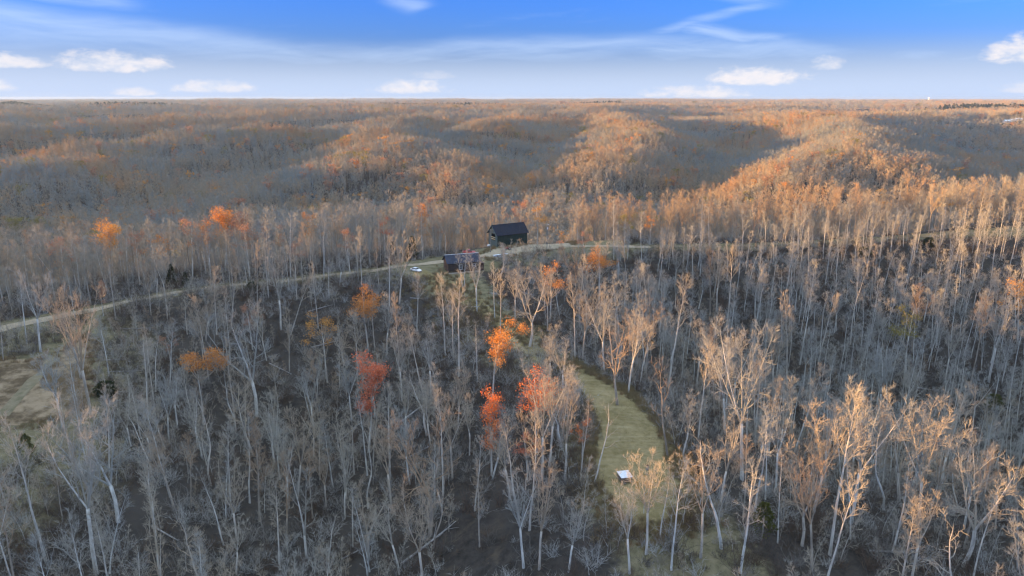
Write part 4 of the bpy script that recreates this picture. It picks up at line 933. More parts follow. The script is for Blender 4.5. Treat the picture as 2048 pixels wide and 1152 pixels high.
(-28.4,154.1,22.7,'tall',2,3.08,-0.044,0.030,0.32,'tall straight bare tree with a small high crown below the slim red maple, second closest'),
(56.6,147.6,21.4,'tall',0,5.65,0.009,0.028,0.63,'tall straight bare tree with a small high crown behind the yellow-green pine, fourth closest'),
(-38.8,153.4,21.0,'vase',2,5.42,0.110,-0.064,0.46,'bare tree with a vase-shaped crown below the slim red maple, closest to it'),
(55.7,148.7,12.2,'vase',0,3.21,-0.082,-0.027,0.00,'bare tree with a vase-shaped crown behind the yellow-green pine, third closest'),
(-19.4,159.7,17.8,'vase',1,0.17,-0.022,-0.019,0.47,'bare tree with a vase-shaped crown left of the narrow flame-red tree, third closest'),
(-50.3,153.5,21.2,'fan',0,2.51,0.059,0.091,0.71,'bare tree with a wide fan-shaped crown left of the slim red maple, third closest'),
(82.4,139.0,19.0,'broad',0,3.37,-0.013,0.014,0.65,'bare tree with heavy spreading limbs left of the right edge bush, third closest'),
(78.9,141.1,21.0,'oval',1,3.28,-0.059,-0.004,0.81,'bare tree with a dense oval crown left of the right edge bush'),
(53.8,153.0,18.2,'tall',0,3.64,0.026,0.005,0.52,'tall high-crowned bare tree right of the upper mown clearing, second closest'),
(69.7,146.4,24.2,'vase',1,1.72,-0.103,-0.004,0.06,'bare tree with a vase-shaped crown behind the yellow-green pine, fifth closest'),
(-67.5,147.5,20.9,'snag',2,6.01,-0.025,0.061,0.56,'crooked bare tree with few branches below the gold-orange arched tree'),
(88.2,136.3,18.7,'broad',2,1.31,-0.060,-0.106,0.78,'bare tree with heavy spreading limbs left of the right edge bush, closest to it'),
(103.4,126.1,25.3,'narrow',0,3.42,-0.014,-0.003,0.08,'bare tree with a narrow upright crown right of the right edge bush'),
(-13.1,162.7,16.1,'vase',1,4.10,0.003,0.089,0.70,'bare tree with a vase-shaped crown left of the narrow flame-red tree, second closest'),
(-42.7,157.5,18.5,'oval',2,0.68,-0.084,-0.024,0.03,'bare tree with a dense oval crown below the slim red maple'),
(59.0,152.4,18.3,'twin',2,5.57,-0.077,0.010,0.00,'twin-stemmed bare tree behind the yellow-green pine'),
(-85.6,140.3,20.5,'narrow',1,5.63,0.054,0.035,0.33,'bare tree with a narrow upright crown below the dark field bush'),
(-78.8,144.3,16.7,'snag',0,0.39,0.080,-0.086,0.34,'crooked bare tree with few branches right of the dark field bush, second closest'),
(-21.0,165.6,17.5,'broad',0,2.67,-0.049,-0.107,0.24,'bare tree with heavy spreading limbs right of the slim red maple, second closest'),
(-26.3,165.7,17.4,'vase',0,3.80,-0.025,0.031,0.42,'bare tree with a vase-shaped crown right of the slim red maple, second closest'),
(99.3,137.8,15.1,'tall',2,3.53,-0.009,-0.025,0.83,'tall straight bare tree with a small high crown below the right edge bush, fourth closest'),
(-91.7,143.1,20.3,'narrow',0,4.06,-0.025,-0.030,0.22,'bare tree with a narrow upright crown left of the dark field bush'),
(76.3,152.7,19.4,'tall',2,5.24,-0.098,0.042,0.10,'tall straight bare tree with a small high crown right of the yellow-green pine, third closest'),
(89.2,146.4,20.6,'broad',1,1.44,-0.015,-0.031,0.00,'bare tree with heavy spreading limbs left of the right edge bush, second closest'),
(-81.7,151.0,14.8,'fan',1,1.22,-0.118,0.012,0.44,'bare tree with a wide fan-shaped crown right of the dark field bush, closest to it'),
(85.6,148.9,20.4,'tall',0,0.66,0.024,0.004,0.69,'tall high-crowned bare tree left of the right edge bush, second closest'),
(-95.6,144.2,18.3,'pole',2,5.80,-0.106,0.067,0.50,'thin pole-like bare tree right of the bright green pine'),
(-72.5,157.3,14.9,'bent',1,0.65,-0.024,0.031,0.68,'bare tree with a bent trunk below the gold-orange arched tree, closest to it'),
(109.9,134.2,19.1,'vase',2,4.27,0.017,-0.001,0.62,'bare tree with a vase-shaped crown right of the right edge bush'),
(64.7,161.1,19.8,'vase',2,2.36,-0.027,0.050,0.37,'bare tree with a vase-shaped crown behind the yellow-green pine, fourth closest'),
(29.3,171.2,21.0,'vase',0,3.11,0.059,0.117,0.23,'bare tree with a vase-shaped crown behind the upper mown clearing, closest to it'),
(59.6,163.7,21.8,'tall',0,4.53,-0.036,-0.007,0.68,'tall high-crowned bare tree right of the upper mown clearing, third closest'),
(111.1,136.7,18.1,'fan',2,4.63,0.031,0.043,0.00,'bare tree with a wide fan-shaped crown below the right edge bush, second closest'),
(80.9,156.8,19.5,'vase',1,4.38,-0.031,0.016,0.24,'bare tree with a vase-shaped crown right of the yellow-green pine, fourth closest'),
(-75.0,160.9,18.0,'vase',0,5.33,-0.083,-0.016,0.21,'bare tree with a vase-shaped crown below the gold-orange arched tree, closest to it'),
(-96.4,149.7,16.9,'vase',0,4.18,-0.003,0.036,0.86,'bare tree with a vase-shaped crown left of the dark field bush'),
(104.7,145.4,19.3,'tall',1,6.18,0.023,-0.048,0.06,'tall high-crowned bare tree below the right edge bush, closest to it'),
(-60.7,169.5,17.1,'broad',1,5.09,-0.017,0.085,0.26,'bare tree with heavy spreading limbs right of the gold-orange arched tree, third closest'),
(-89.5,156.7,12.5,'vase',0,1.58,0.004,-0.047,0.37,'bare tree with a vase-shaped crown below the dark field bush, closest to it'),
(-51.7,173.3,13.8,'fan',0,1.37,0.017,0.053,0.45,'bare tree with a wide fan-shaped crown left of the slim red maple, second closest'),
(95.7,156.2,14.5,'fan',0,1.75,-0.011,0.073,0.00,'bare tree with a wide fan-shaped crown left of the right edge bush, third closest'),
(96.9,156.5,13.8,'fan',0,2.47,-0.028,0.009,0.33,'bare tree with a wide fan-shaped crown left of the right edge bush, second closest'),
(52.8,176.5,23.7,'oval',0,4.05,-0.068,-0.009,1.00,'bare tree with a dense oval crown right of the upper mown clearing'),
(63.0,173.1,21.9,'tall',1,2.60,-0.013,0.066,0.47,'tall high-crowned bare tree below the small dark slope cedar, third closest'),
(-67.1,172.0,21.0,'broad',0,4.75,-0.086,0.022,0.62,'bare tree with heavy spreading limbs right of the gold-orange arched tree, second closest'),
(86.8,163.2,18.8,'snag',0,6.10,-0.023,0.035,0.14,'crooked bare tree with few branches left of the right edge bush, second closest'),
(-84.3,164.6,17.2,'vase',0,2.95,-0.002,-0.017,0.00,'bare tree with a vase-shaped crown right of the dark field bush, second closest'),
(34.0,182.0,15.9,'tall',2,2.87,0.094,0.044,0.52,'tall straight bare tree with a small high crown behind the upper mown clearing'),
(-37.0,181.9,16.2,'broad',1,0.12,0.029,0.060,0.31,'bare tree with heavy spreading limbs right of the slim red maple, closest to it'),
(-90.1,162.6,15.4,'oval',1,1.49,-0.146,0.103,0.34,'bare tree with a dense oval crown right of the dark field bush'),
(106.5,152.6,16.2,'tall',0,2.69,-0.074,-0.009,0.20,'tall straight bare tree with a small high crown below the right edge bush, second closest'),
(88.5,164.2,22.0,'vase',1,0.95,0.108,-0.135,0.00,'bare tree with a vase-shaped crown left of the right edge bush, third closest'),
(-62.2,177.2,14.6,'twin',1,0.70,-0.020,-0.030,0.07,'twin-stemmed bare tree right of the gold-orange arched tree, second closest'),
(32.7,186.0,19.3,'vase',0,3.65,-0.049,0.036,0.71,'bare tree with a vase-shaped crown behind the upper mown clearing, second closest'),
(-43.9,184.6,17.2,'fan',1,3.42,-0.010,-0.003,0.00,'bare tree with a wide fan-shaped crown left of the slim red maple, closest to it'),
(25.2,188.4,21.3,'fan',0,0.05,-0.035,0.007,0.17,'bare tree with a wide fan-shaped crown right of the sparse orange tree, second closest'),
(-106.3,159.0,20.4,'fan',2,4.98,-0.067,0.055,0.00,'bare tree with a wide fan-shaped crown right of the grassy field'),
(65.0,179.9,18.5,'tall',0,2.17,0.026,0.042,0.00,'tall high-crowned bare tree below the small dark slope cedar, fourth closest'),
(-54.1,183.6,20.8,'vase',1,5.81,0.007,-0.042,0.10,'bare tree with a vase-shaped crown left of the slim red maple, closest to it'),
(-91.5,169.3,24.3,'twin',1,5.96,0.058,0.042,0.33,'twin-stemmed bare tree right of the dark field bush'),
(58.0,183.5,24.2,'tall',1,0.49,-0.004,-0.077,0.10,'tall high-crowned bare tree below the small dark slope cedar, second closest'),
(-85.9,172.4,18.5,'fan',2,5.81,0.034,-0.019,0.12,'bare tree with a wide fan-shaped crown left of the gold-orange arched tree'),
(72.6,179.9,16.1,'pole',1,3.10,0.078,-0.031,0.33,'thin pole-like bare tree behind the yellow-green pine, second closest'),
(86.5,173.8,13.9,'fan',2,0.55,-0.018,-0.015,0.62,'bare tree with a wide fan-shaped crown right of the yellow-green pine, closest to it'),
(113.6,159.2,17.2,'bent',1,1.73,0.030,0.017,0.00,'bare tree with a bent trunk below the right edge bush, closest to it'),
(83.9,176.8,22.6,'narrow',0,3.93,-0.104,-0.054,0.02,'bare tree with a narrow upright crown behind the yellow-green pine'),
(103.4,167.6,17.2,'narrow',2,5.50,0.059,-0.099,0.43,'bare tree with a narrow upright crown left of the right edge bush'),
(109.0,166.1,15.4,'tall',0,0.33,0.052,-0.004,0.15,'tall straight bare tree with a small high crown below the right edge bush, third closest'),
(-56.7,190.5,13.5,'tall',2,5.18,-0.083,-0.101,0.12,'tall high-crowned bare tree left of the slim red maple, second closest'),
(-54.9,191.1,20.2,'tall',2,0.74,0.005,-0.012,1.00,'tall high-crowned bare tree left of the slim red maple, closest to it'),
(30.7,197.9,16.6,'oval',2,5.96,-0.088,0.014,0.00,'bare tree with a dense oval crown behind the upper mown clearing'),
(-66.9,189.0,14.7,'twin',2,0.42,0.015,-0.070,0.43,'twin-stemmed bare tree right of the gold-orange arched tree, closest to it'),
(-43.4,195.8,15.4,'broad',2,4.04,0.023,0.014,1.00,'bare tree with heavy spreading limbs behind the slim red maple'),
(-76.3,185.6,17.1,'snag',2,1.88,-0.027,0.084,0.00,'crooked bare tree with few branches right of the gold-orange arched tree'),
(62.7,191.1,23.7,'fan',1,2.92,0.001,0.020,0.27,'bare tree with a wide fan-shaped crown below the small dark slope cedar, closest to it'),
(-32.8,199.0,24.6,'narrow',2,1.29,0.038,0.040,0.84,'bare tree with a narrow upright crown right of the bright orange tree below the road'),
(74.0,187.8,18.8,'tall',2,3.90,0.032,-0.018,0.27,'tall high-crowned bare tree below the small dark slope cedar, fifth closest'),
(29.0,200.5,19.4,'tall',0,4.32,-0.033,-0.062,0.06,'tall straight bare tree with a small high crown right of the sparse orange tree'),
(65.7,191.8,16.6,'broad',1,3.10,0.028,-0.105,0.21,'bare tree with heavy spreading limbs below the small dark slope cedar'),
(59.1,193.9,20.9,'fan',0,2.64,-0.031,0.020,0.00,'bare tree with a wide fan-shaped crown below the small dark slope cedar, second closest'),
(-125.9,159.4,14.9,'vase',2,1.63,-0.121,-0.066,0.61,'bare tree with a vase-shaped crown left of the grassy field'),
]
BARE_GROUP = 'bare deciduous trees on the near slopes and ridge'
def shear_lean(o, lx, ly, rz):
    """tilt a tree about its foot"""
    q = Vector((lx, ly, 1)).normalized().to_track_quat('Z', 'Y') if (lx or ly) else None
    m = Matrix.Rotation(rz, 4, 'Z')
    if q is not None:
        up = Vector((0, 0, 1)); tq = up.rotation_difference(Vector((lx, ly, 1)).normalized())
        m = tq.to_matrix().to_4x4() @ m
    o.rotation_euler = m.to_euler()

def place_bare(x, y, h, form, var, rz, lx, ly, tint, label):
    t = thing('bare_tree', label, 'tree', (x, y, H1(x, y)), 0, BARE_GROUP)
    shear_lean(t, lx, ly, rz)
    s = h/NOMINAL[form]; w = .92*min(max(s, .8), 1.3)**.5*s**.5
    t.scale = (w, w, s)
    a, b = PROTO[form, var % NVAR[form]]
    child('trunk', a, t, tint); child('crown', b, t, tint)
for row in BARE: place_bare(*row)

# ---- trees in autumn colour
AUTUMN = [
(-5.0,170.0,21.4,'flag','orange',0,0.00,0.069,0,'vivid orange-leaved tree with a flag-shaped crown beside the grassy spur track'),
(-4.2,139.9,20.4,'column','redorange',1,4.81,0.010,0,'narrow flame-red tree standing like a column left of the clearing'),
(5.5,143.5,21.0,'round','redorange',2,5.10,-0.032,0,'orange-red maple at the upper left end of the mown clearing'),
(-36.1,168.1,27.2,'spire','red',0,5.30,0.048,0,'slim pinkish red maple among the bare trees left of the spur'),
(-82.6,180.4,21.8,'flat','orange',1,0.20,0.078,0,'gold-orange tree with a flat arched crown in the dark left hollow'),
(-45.7,220.8,24.0,'round','orange',2,5.06,-0.033,0,'bright orange tree a little below the road, left of the white car'),
(-56.8,210.4,23.0,'sparse','gold',0,6.07,-0.013,0,'thin orange-brown tree in the left hollow below the road'),
(12.6,230.8,22.6,'sparse','orange',1,1.23,0.001,0,'sparse orange tree on the slope right of the dark house'),
(32.4,262.6,22.0,'round','orange',2,0.95,-0.043,0,'orange-topped tree just right of the gravel yard'),
(-152.2,268.6,26.0,'round','gold',0,0.87,0.074,0,'broad deep orange crown on the skyline of the left woods'),
(-116.8,289.5,27.2,'round','orange',1,4.98,0.059,0,'tallest orange crown rising over the woods behind the road'),
(-84.7,300.0,22.6,'sparse','orange',2,1.19,0.036,0,'small orange crown on the wood edge between road and valley'),
(-38.1,305.0,22.0,'column','orange',0,1.99,0.024,0,'orange tree on the wood edge behind the white car'),
(11.7,337.0,23.6,'sparse','gold',1,0.87,0.008,0,'golden tree behind the right end of the barn'),
(4.0,339.0,24.6,'sparse','rust',2,5.71,-0.007,0,'rust-coloured tree right behind the barn roof'),
(-133.0,228.0,11.8,'column','rust',0,1.32,0.068,0,'small rusty red tree leaning over the left road bend'),
(-82.8,270.8,17.6,'sparse','rust',1,1.48,0.109,0,'faded rust tree on the far side of the road, left of the cedars'),
(-101.3,274.2,23.8,'sparse','rust',2,3.73,0.016,0,'faded rust-orange tree in the woods right of the tallest orange crown'),
(-125.4,278.5,25.8,'sparse','rust',0,4.42,0.097,0,'faded rust-orange tree left of the tallest orange crown'),
(-137.2,272.2,22.4,'sparse','orange',1,0.24,0.114,0,'thin orange tree between the skyline crown and the road bend'),
(-63.4,278.3,18.8,'sparse','rust',2,3.64,-0.028,0,'thin rust tree behind the straight stretch of road'),
(48.3,308.7,17.4,'sparse','olive',0,3.33,-0.009,0,'olive-yellow tree on the ridge right of the gravel yard'),
(135.2,235.4,29.6,'sparse','olive',1,3.48,-0.061,0,'olive-leaved tree on the grey right-hand slope'),
(183.6,251.7,27.2,'sparse','gold',2,3.24,-0.124,0,'orange-gold tree cut by the right edge of the picture'),
(23.7,117.0,7.0,'sparse','gold',0,5.01,0.018,0,'small golden tree in front of the white-roofed shelter'),
(3.1,133.9,12.2,'sparse','red',1,5.17,-0.018,0,'thin red sapling below the orange-red maple'),
(14.4,136.7,9.6,'sparse','redorange',2,5.41,0.011,0,'thin red-orange sapling on the left edge of the clearing'),
(-377.3,544.4,26.2,'round','olive',0,2.08,0.120,0,'rounded olive-green tree at the far left skyline'),
(-359.0,548.3,26.2,'round','olive',1,0.26,0.054,0,'second rounded olive tree, right of the far left one'),
(247.6,659.4,26.2,'sparse','orange',2,2.96,-0.077,0,'orange tree on the right skyline woods beyond the ridge'),
(204.0,712.5,13.4,'round','orange',0,0.17,-0.130,0,'low orange crown showing over the right ridge woods'),
(208.0,347.0,20.8,'sparse','gold',1,4.00,-0.102,0,'golden tree in the sunlit woods at upper right'),
(-83.6,222.9,16.0,'sparse','rust',2,3.01,-0.023,0,'small tree with faded rust leaves above the open-crowned bare tree'),
(-100.1,202.4,11.2,'sparse','rust',0,4.69,-0.086,0,'small bent tree with rusty leaves near the arched trunk'),
(30.4,297.1,13.8,'sparse','rust',1,5.23,-0.104,0,'rust tree at the right end of the gravel yard'),
(-123.9,287.9,23.0,'sparse','orange',2,4.60,0.032,0,'faded orange crown in the row of crowns left of the tallest orange one'),
(-96.0,285.1,19.8,'sparse','rust',0,4.36,0.020,0,'dull rust crown on the wood edge, right of the tallest orange one'),
(-110.3,288.5,24.6,'round','rust',1,2.09,0.047,0,'broad dull rust crown close behind the tallest orange crown'),
(-143.0,272.2,23.0,'sparse','rust',2,4.56,0.052,0,'dull rust crown just right of the broad skyline crown'),
(-158.1,249.1,23.4,'sparse','rust',0,4.02,0.075,0,'dull rust crown left of the broad skyline crown'),
(-53.2,299.6,20.2,'sparse','red',1,1.38,-0.004,0,'thin dull red crown on the wood edge left of the cedar pair'),
(-31.1,309.2,16.4,'sparse','rust',2,5.46,0.015,0,'dull rust crown behind the dark house'),
(43.7,593.7,25.0,'sparse','rust',0,2.97,-0.031,0,'dull rust crown behind the gravel yard'),
(61.5,320.3,14.6,'sparse','orange',1,3.34,-0.010,0,'faint orange crown on the right ridge, beyond the yard'),
]
def shape_tips(rng, kind, Ht):
    """where leaves sit for the crowns that still carry them"""
    tips = []
    blobs = []
    if kind == 'round': blobs = [(rng.gauss(0, 1.6), rng.gauss(0, 1.6), Ht*rng.uniform(.58, .93), rng.uniform(1.2, 2.2)) for _ in range(16)]
    elif kind == 'spire': blobs = [(rng.gauss(0, 1.15), rng.gauss(0, 1.15), Ht*rng.uniform(.38, .95), rng.uniform(.8, 1.5)) for _ in range(15)]
    elif kind == 'column': blobs = [(rng.gauss(0, .7), rng.gauss(0, .7), Ht*rng.uniform(.35, .97), rng.uniform(.9, 1.5)) for _ in range(20)]
    elif kind == 'flag': blobs = [(rng.uniform(-1, 5.5)*(.3+k/18), rng.gauss(0, 1.2), Ht*(.52+.42*k/18)+rng.gauss(0, .6), rng.uniform(.9, 1.7)) for k in range(18)]
    elif kind == 'flat': blobs = [(rng.uniform(-4, 4), rng.gauss(0, 1.6), Ht*rng.uniform(.78, .95), rng.uniform(1.0, 1.7)) for _ in range(18)]
    else: blobs = [(rng.gauss(0, 2.0), rng.gauss(0, 2.0), Ht*rng.uniform(.55, .92), rng.uniform(.8, 1.4)) for _ in range(11)]
    for (bx, by, bz, r) in blobs:
        for _ in range(30):
            u = unit((rng.gauss(0, 1), rng.gauss(0, 1), rng.gauss(0, 1))); k = r*rng.random()**.4
            tips.append((bx+u[0]*k, by+u[1]*k, bz+u[2]*k*.8))
    return tips, blobs

APROTO = {}
def autumn_proto(kind, var):
    if (kind, var) in APROTO: return APROTO[kind, var]
    rng = random.Random(hash((len(kind), ord(kind[0]), ord(kind[1]), var)))
    Ht = 18.0
    tips, blobs = shape_tips(rng, kind, Ht)
    tr, br, lf = MB(), MB(), MB()
    q, _ = path(rng, (0, 0, -.6), (0, 0, 1), Ht*.9, 9, .03, .05)
    if kind == 'flag': q = [(p[0]+max(0, p[2]-6)*.12, p[1], p[2]) for p in q]
    tr.tube(q, [.3]+[.22*(1-.92*i/9) for i in range(1, 10)], 7)
    for (bx, by, bz, r) in blobs:
        t = min(.95, max(.25, (bz-3.2)/(Ht*.9)))
        p, _ = at(q, t); mid = ((p[0]+bx)/2, (p[1]+by)/2, (p[2]+bz)/2-.3)
        br.tube([p, mid, (bx, by, bz)], [.09, .06, .015], 4)
        for _ in range(9):
            e = rng.choice(tips)
            if math.dist(e, (bx, by, bz)) < 2.5: br.tube([(bx, by, bz), e], [.035, .005], 3)
    n = {'sparse': 1300, 'column': 2600}.get(kind, 3200)
    leaves(rng, lf, tips, n, .155, .38)
    APROTO[kind, var] = (tr.mesh('trunk', M['trunk'], True), br.mesh('limbs', M['twig']), lf)
    return APROTO[kind, var]
LEAFMESH = {}
for (x, y, h, kind, leaf, var, rz, lx, ly, label) in AUTUMN:
    a, b, lf = autumn_proto(kind, var)
    if (kind, var, leaf) not in LEAFMESH: LEAFMESH[kind, var, leaf] = lf.mesh('foliage', LEAF[leaf])
    t = thing('autumn_tree', label, 'tree', (x, y, H1(x, y)), 0, 'trees still in autumn leaf')
    shear_lean(t, lx, ly, rz); s = h/18.0; t.scale = (s, s, s)
    child('trunk', a, t, .3); child('limbs', b, t, .6); child('foliage', LEAFMESH[kind, var, leaf], t)

# ---- cedars and pines
EVERGREEN = [
(-40.4,289.8,9.6,'cone','cedar',1.24,'dark green cedar by the road, right one of the pair behind the car'),
(-49.6,297.6,7.8,'cone','cedar',5.22,'dark green cedar by the road, left one of the pair behind the car'),
(-129.8,270.7,8.4,'cone','cedar',2.98,'large dark cedar on the far side of the left road'),
(-124.6,270.7,5.4,'cone','cedar',4.66,'small dark cedar just right of the large roadside cedar'),
(180.6,311.1,4.8,'round','cedar',5.29,'rounded dark green bush on the open ridge at right'),
(148.1,301.0,5.6,'round','cedar',3.26,'green bush on the slope left of the rounded dark bush'),
(43.4,111.8,7.4,'pine','pine',3.67,'yellow-green pine between bare trunks at lower right'),
(-105.7,144.8,6.6,'pine','pine',2.91,'small bright green pine near the left edge'),
(-106.0,177.9,5.0,'round','cedar',1.49,'dark bush at the right rim of the grassy field'),
(78.8,593.5,12.6,'cone','cedar',5.02,'small cedar at the edge of the woods right of the barn'),
(464.4,709.5,14.0,'cone','cedar',5.78,'dark cedar in the sunlit woods at far upper right'),
(221.2,631.1,12.4,'cone','cedar',0.22,'small dark cedar in the woods behind the right ridge'),
(96.1,279.0,6.2,'cone','cedar',0.21,'small dark cedar low on the shaded slope at right'),
(157.8,222.2,5.4,'round','pine',2.95,'green bush low on the shaded slope near the right edge'),
(-93.5,254.6,4.0,'round','cedar',0.50,'low green bush below the middle of the left road'),
]
def ever_proto(kind, seed):
    rng = random.Random(seed); tr, lf = MB(), MB()
    tr.tube([(0, 0, -.4), (.05, 0, 4), (0, 0, 9)], [.2, .14, .02], 6)
    n = 1500 if kind != 'pine' else 900
    for _ in range(n):
        t = rng.random()**.8; z = .6+8.6*t if kind != 'pine' else 2.6+6.6*t
        if kind == 'cone': rad = 2.1*(1-t)**.75+.15
        elif kind == 'round': rad = 2.6*math.sqrt(max(0, 1-(2*t-1)**2))+.1; z = .3+5.2*t
        else: rad = 2.3*(1-t)**.6+.3
        an = rng.uniform(0, 6.283); rr = rad*(.45+.55*rng.random()**.5)*(1+.22*math.sin(an*3+z*2))
        c = (rr*math.cos(an), rr*math.sin(an), z); d = unit((math.cos(an), math.sin(an), rng.uniform(-.3, .7)))
        w = (-d[1], d[0], 0); s = rng.uniform(.25, .55)
        lf.add([(c[0]-w[0]*s*.4, c[1]-w[1]*s*.4, c[2]), (c[0]+w[0]*s*.4, c[1]+w[1]*s*.4, c[2]+.05),
                (c[0]+d[0]*s, c[1]+d[1]*s, c[2]+d[2]*s)], [(0, 1, 2)])
        lf.add([(c[0], c[1], c[2]-s*.35), (c[0], c[1], c[2]+s*.35), (c[0]+d[0]*s, c[1]+d[1]*s, c[2]+d[2]*s)], [(0, 1, 2)])
    return tr.mesh('trunk', M['trunk'], True), lf
EP = {}
for (x, y, h, kind, leaf, rz, label) in EVERGREEN:
    if kind not in EP: EP[kind] = ever_proto(kind, 5+len(EP))
    tr, lf = EP[kind]
    if (kind, leaf) not in EP: EP[kind, leaf] = lf.mesh('foliage', LEAF[leaf])
    nm = 'evergreen_bush' if kind == 'round' else 'cedar_tree' if leaf == 'cedar' else 'pine_tree'
    t = thing(nm, label, 'bush' if kind == 'round' else 'tree', (x, y, H1(x, y)), rz, 'evergreens among the bare trees')
    s = h/(9.2 if kind != 'round' else 5.6); t.scale = (s, s, s)
    child('trunk', tr, t, .8); child('foliage', EP[kind, leaf], t)

# ---- fallen logs
LOGS = [
(27.5,245.9,14,-0.61,'long pale fallen trunk right of the spur, on the dark slope'),
(20.3,244.9,9,-0.66,'short fallen log behind the long pale fallen trunk'),
(-33.0,246.2,6,-0.44,'short fallen log below the white car'),
(-20.9,160.5,8,0.14,'pale log on the slope left of the narrow flame-red tree'),
(-24.2,177.7,12,0.49,'long log across the brush left of the grassy spur'),
(-109.6,194.3,9,0.52,'pale fallen trunk in the left hollow near the grassy field'),
(-115.1,199.9,7,0.44,'shorter fallen trunk behind the pale one near the field'),
(-103.4,169.5,6,-0.52,'small fallen log at the lower right rim of the field'),
(-143.0,201.9,8,0.03,'fallen log along the far rim of the grassy field'),
(-119.9,221.6,9,0.26,'grey fallen log below the left road bend'),
(-15.9,124.4,13,0.49,'long pale fallen trunk at the bottom, left of centre'),
(-31.2,131.5,8,0.35,'fallen log at the bottom below the broad bare tree'),
(-66.4,125.2,9,-0.35,'fallen trunk near the bottom left corner'),
(83.6,154.6,10,-0.61,'fallen trunk on the lower right slope'),
(83.3,148.5,8,-0.35,'second fallen trunk lying across the lower right slope'),
(99.5,192.0,7,0.09,'short log above the fallen trunks at lower right'),
(41.0,203.3,8,-0.17,'fallen log in the dark hollow right of the clearing'),
(13.6,251.5,7,-0.17,'thin fallen log on the slope below the gravel yard'),
(-61.1,226.6,9,0.17,'fallen log in the dark hollow left of the spur'),
(-73.0,216.1,9,-0.44,'fallen log deep in the dark left hollow'),
(-66.6,243.4,8,0.35,'fallen log just below the road, left of the bright orange tree'),
(68.4,114.3,9,-0.09,'dark fallen log along the bottom right'),
(-4.3,250.5,7,-0.14,'fallen log on the open slope below the house'),
(-10.8,236.9,6,0.09,'short fallen log lower on the open slope below the house'),
(6.5,255.3,6,-0.26,'fallen log right of the house on the open slope'),
(-43.0,177.9,9,0.61,'leaning fallen trunk left of the pinkish red maple'),
(141.2,230.3,8,-0.26,'fallen log in the gully at right'),
(147.6,214.1,8,0.17,'fallen log near the right edge'),
]
LOGM = []
for k in range(4):
    rng = random.Random(300+k); mb = MB()
    q, _ = path(rng, (-5, 0, .12), (1, 0, 0), 10, 6, .04, 0)
    q = [(p[0], p[1], .14+.05*i) for i, p in enumerate(q)]
    mb.tube(q, [.2, .19, .17, .15, .12, .09, .05], 7, tip=False)
    for _ in range(5):
        p, d = at(q, rng.uniform(.45, .98)); d2 = side_dir(rng, d, R(rng.uniform(30, 60)), rng.uniform(0, 3.1))
        d2 = unit((d2[0], d2[1], abs(d2[2])*.5+.05)); e, _ = path(rng, p, d2, rng.uniform(1.2, 3.0), 3, .15, .02)
        mb.tube(e, [.06, .045, .03, .01], 4)
    LOGM.append(mb.mesh('fallen_log', M['log'], True))
for i, (x, y, L, rz, label) in enumerate(LOGS):
    o = bpy.data.objects.new('fallen_log', LOGM[i % 4]); COL.objects.link(o)
    c, s = math.cos(rz), math.sin(rz)
    za, zb = H1(x-c*L/2, y-s*L/2), H1(x+c*L/2, y+s*L/2)
    k = L/10.0; o.scale = (k, max(k, .8), max(k, .8))
    o.location = (x, y, (za+zb)/2+.02); o.rotation_euler = (0, -math.atan2(zb-za, L), rz); o['tint'] = (i*37 % 100)/100*.6
    tag(o, label, 'log', 'fallen logs on the forest floor')

# ---------------------------------------------------------------- forest masses (past the trees one can tell apart)
def scatter(name, protos, P, scl, rot, idx, tint):
    """one object: points with instanced geometry of the prototype meshes"""
    me = bpy.data.meshes.new(name); me.vertices.add(len(P)); me.vertices.foreach_set('co', P.astype(np.float32).ravel())
    def attr(n, typ, key, v):
        a = me.attributes.new(n, typ, 'POINT'); a.data.foreach_set(key, v)
    attr('scl', 'FLOAT_VECTOR', 'vector', scl.astype(np.float32).ravel())
    attr('rot', 'FLOAT_VECTOR', 'vector', rot.astype(np.float32).ravel())
    attr('pick', 'INT', 'value', idx.astype(np.int32))
    attr('tint', 'FLOAT', 'value', tint.astype(np.float32))
    o = bpy.data.objects.new(name, me); COL.objects.link(o); tag(o, kind='stuff')
    ng = bpy.data.node_groups.new(name, 'GeometryNodeTree')
    ng.interface.new_socket('Geometry', in_out='INPUT', socket_type='NodeSocketGeometry')
    ng.interface.new_socket('Geometry', in_out='OUTPUT', socket_type='NodeSocketGeometry')
    N, Lk = ng.nodes, ng.links
    gi = N.new('NodeGroupInput'); go = N.new('NodeGroupOutput'); jn = N.new('GeometryNodeJoinGeometry')
    def named(n, typ):
        a = N.new('GeometryNodeInputNamedAttribute'); a.data_type = typ; a.inputs[0].default_value = n; return a.outputs[0]
    pk, sc, ro = named('pick', 'INT'), named('scl', 'FLOAT_VECTOR'), named('rot', 'FLOAT_VECTOR')
    for k, pm in enumerate(protos):
        src = bpy.data.objects.new(name+'_source', pm)
        oi = N.new('GeometryNodeObjectInfo'); oi.inputs[0].default_value = src
        g2 = N.new('GeometryNodeGeometryToInstance'); Lk.new(oi.outputs['Geometry'], g2.inputs[0])
        cmp = N.new('FunctionNodeCompare'); cmp.data_type = 'INT'; cmp.operation = 'EQUAL'
        Lk.new(pk, cmp.inputs[2]); cmp.inputs[3].default_value = k
        ip = N.new('GeometryNodeInstanceOnPoints')
        Lk.new(gi.outputs[0], ip.inputs['Points']); Lk.new(cmp.outputs[0], ip.inputs['Selection'])
        Lk.new(oi.outputs['Geometry'], ip.inputs['Instance'])
        N.remove(g2)
        Lk.new(ro, ip.inputs['Rotation']); Lk.new(sc, ip.inputs['Scale'])
        Lk.new(ip.outputs[0], jn.inputs[0])
    Lk.new(jn.outputs[0], go.inputs[0])
    md = o.modifiers.new('scatter', 'NODES'); md.node_group = ng
    return o

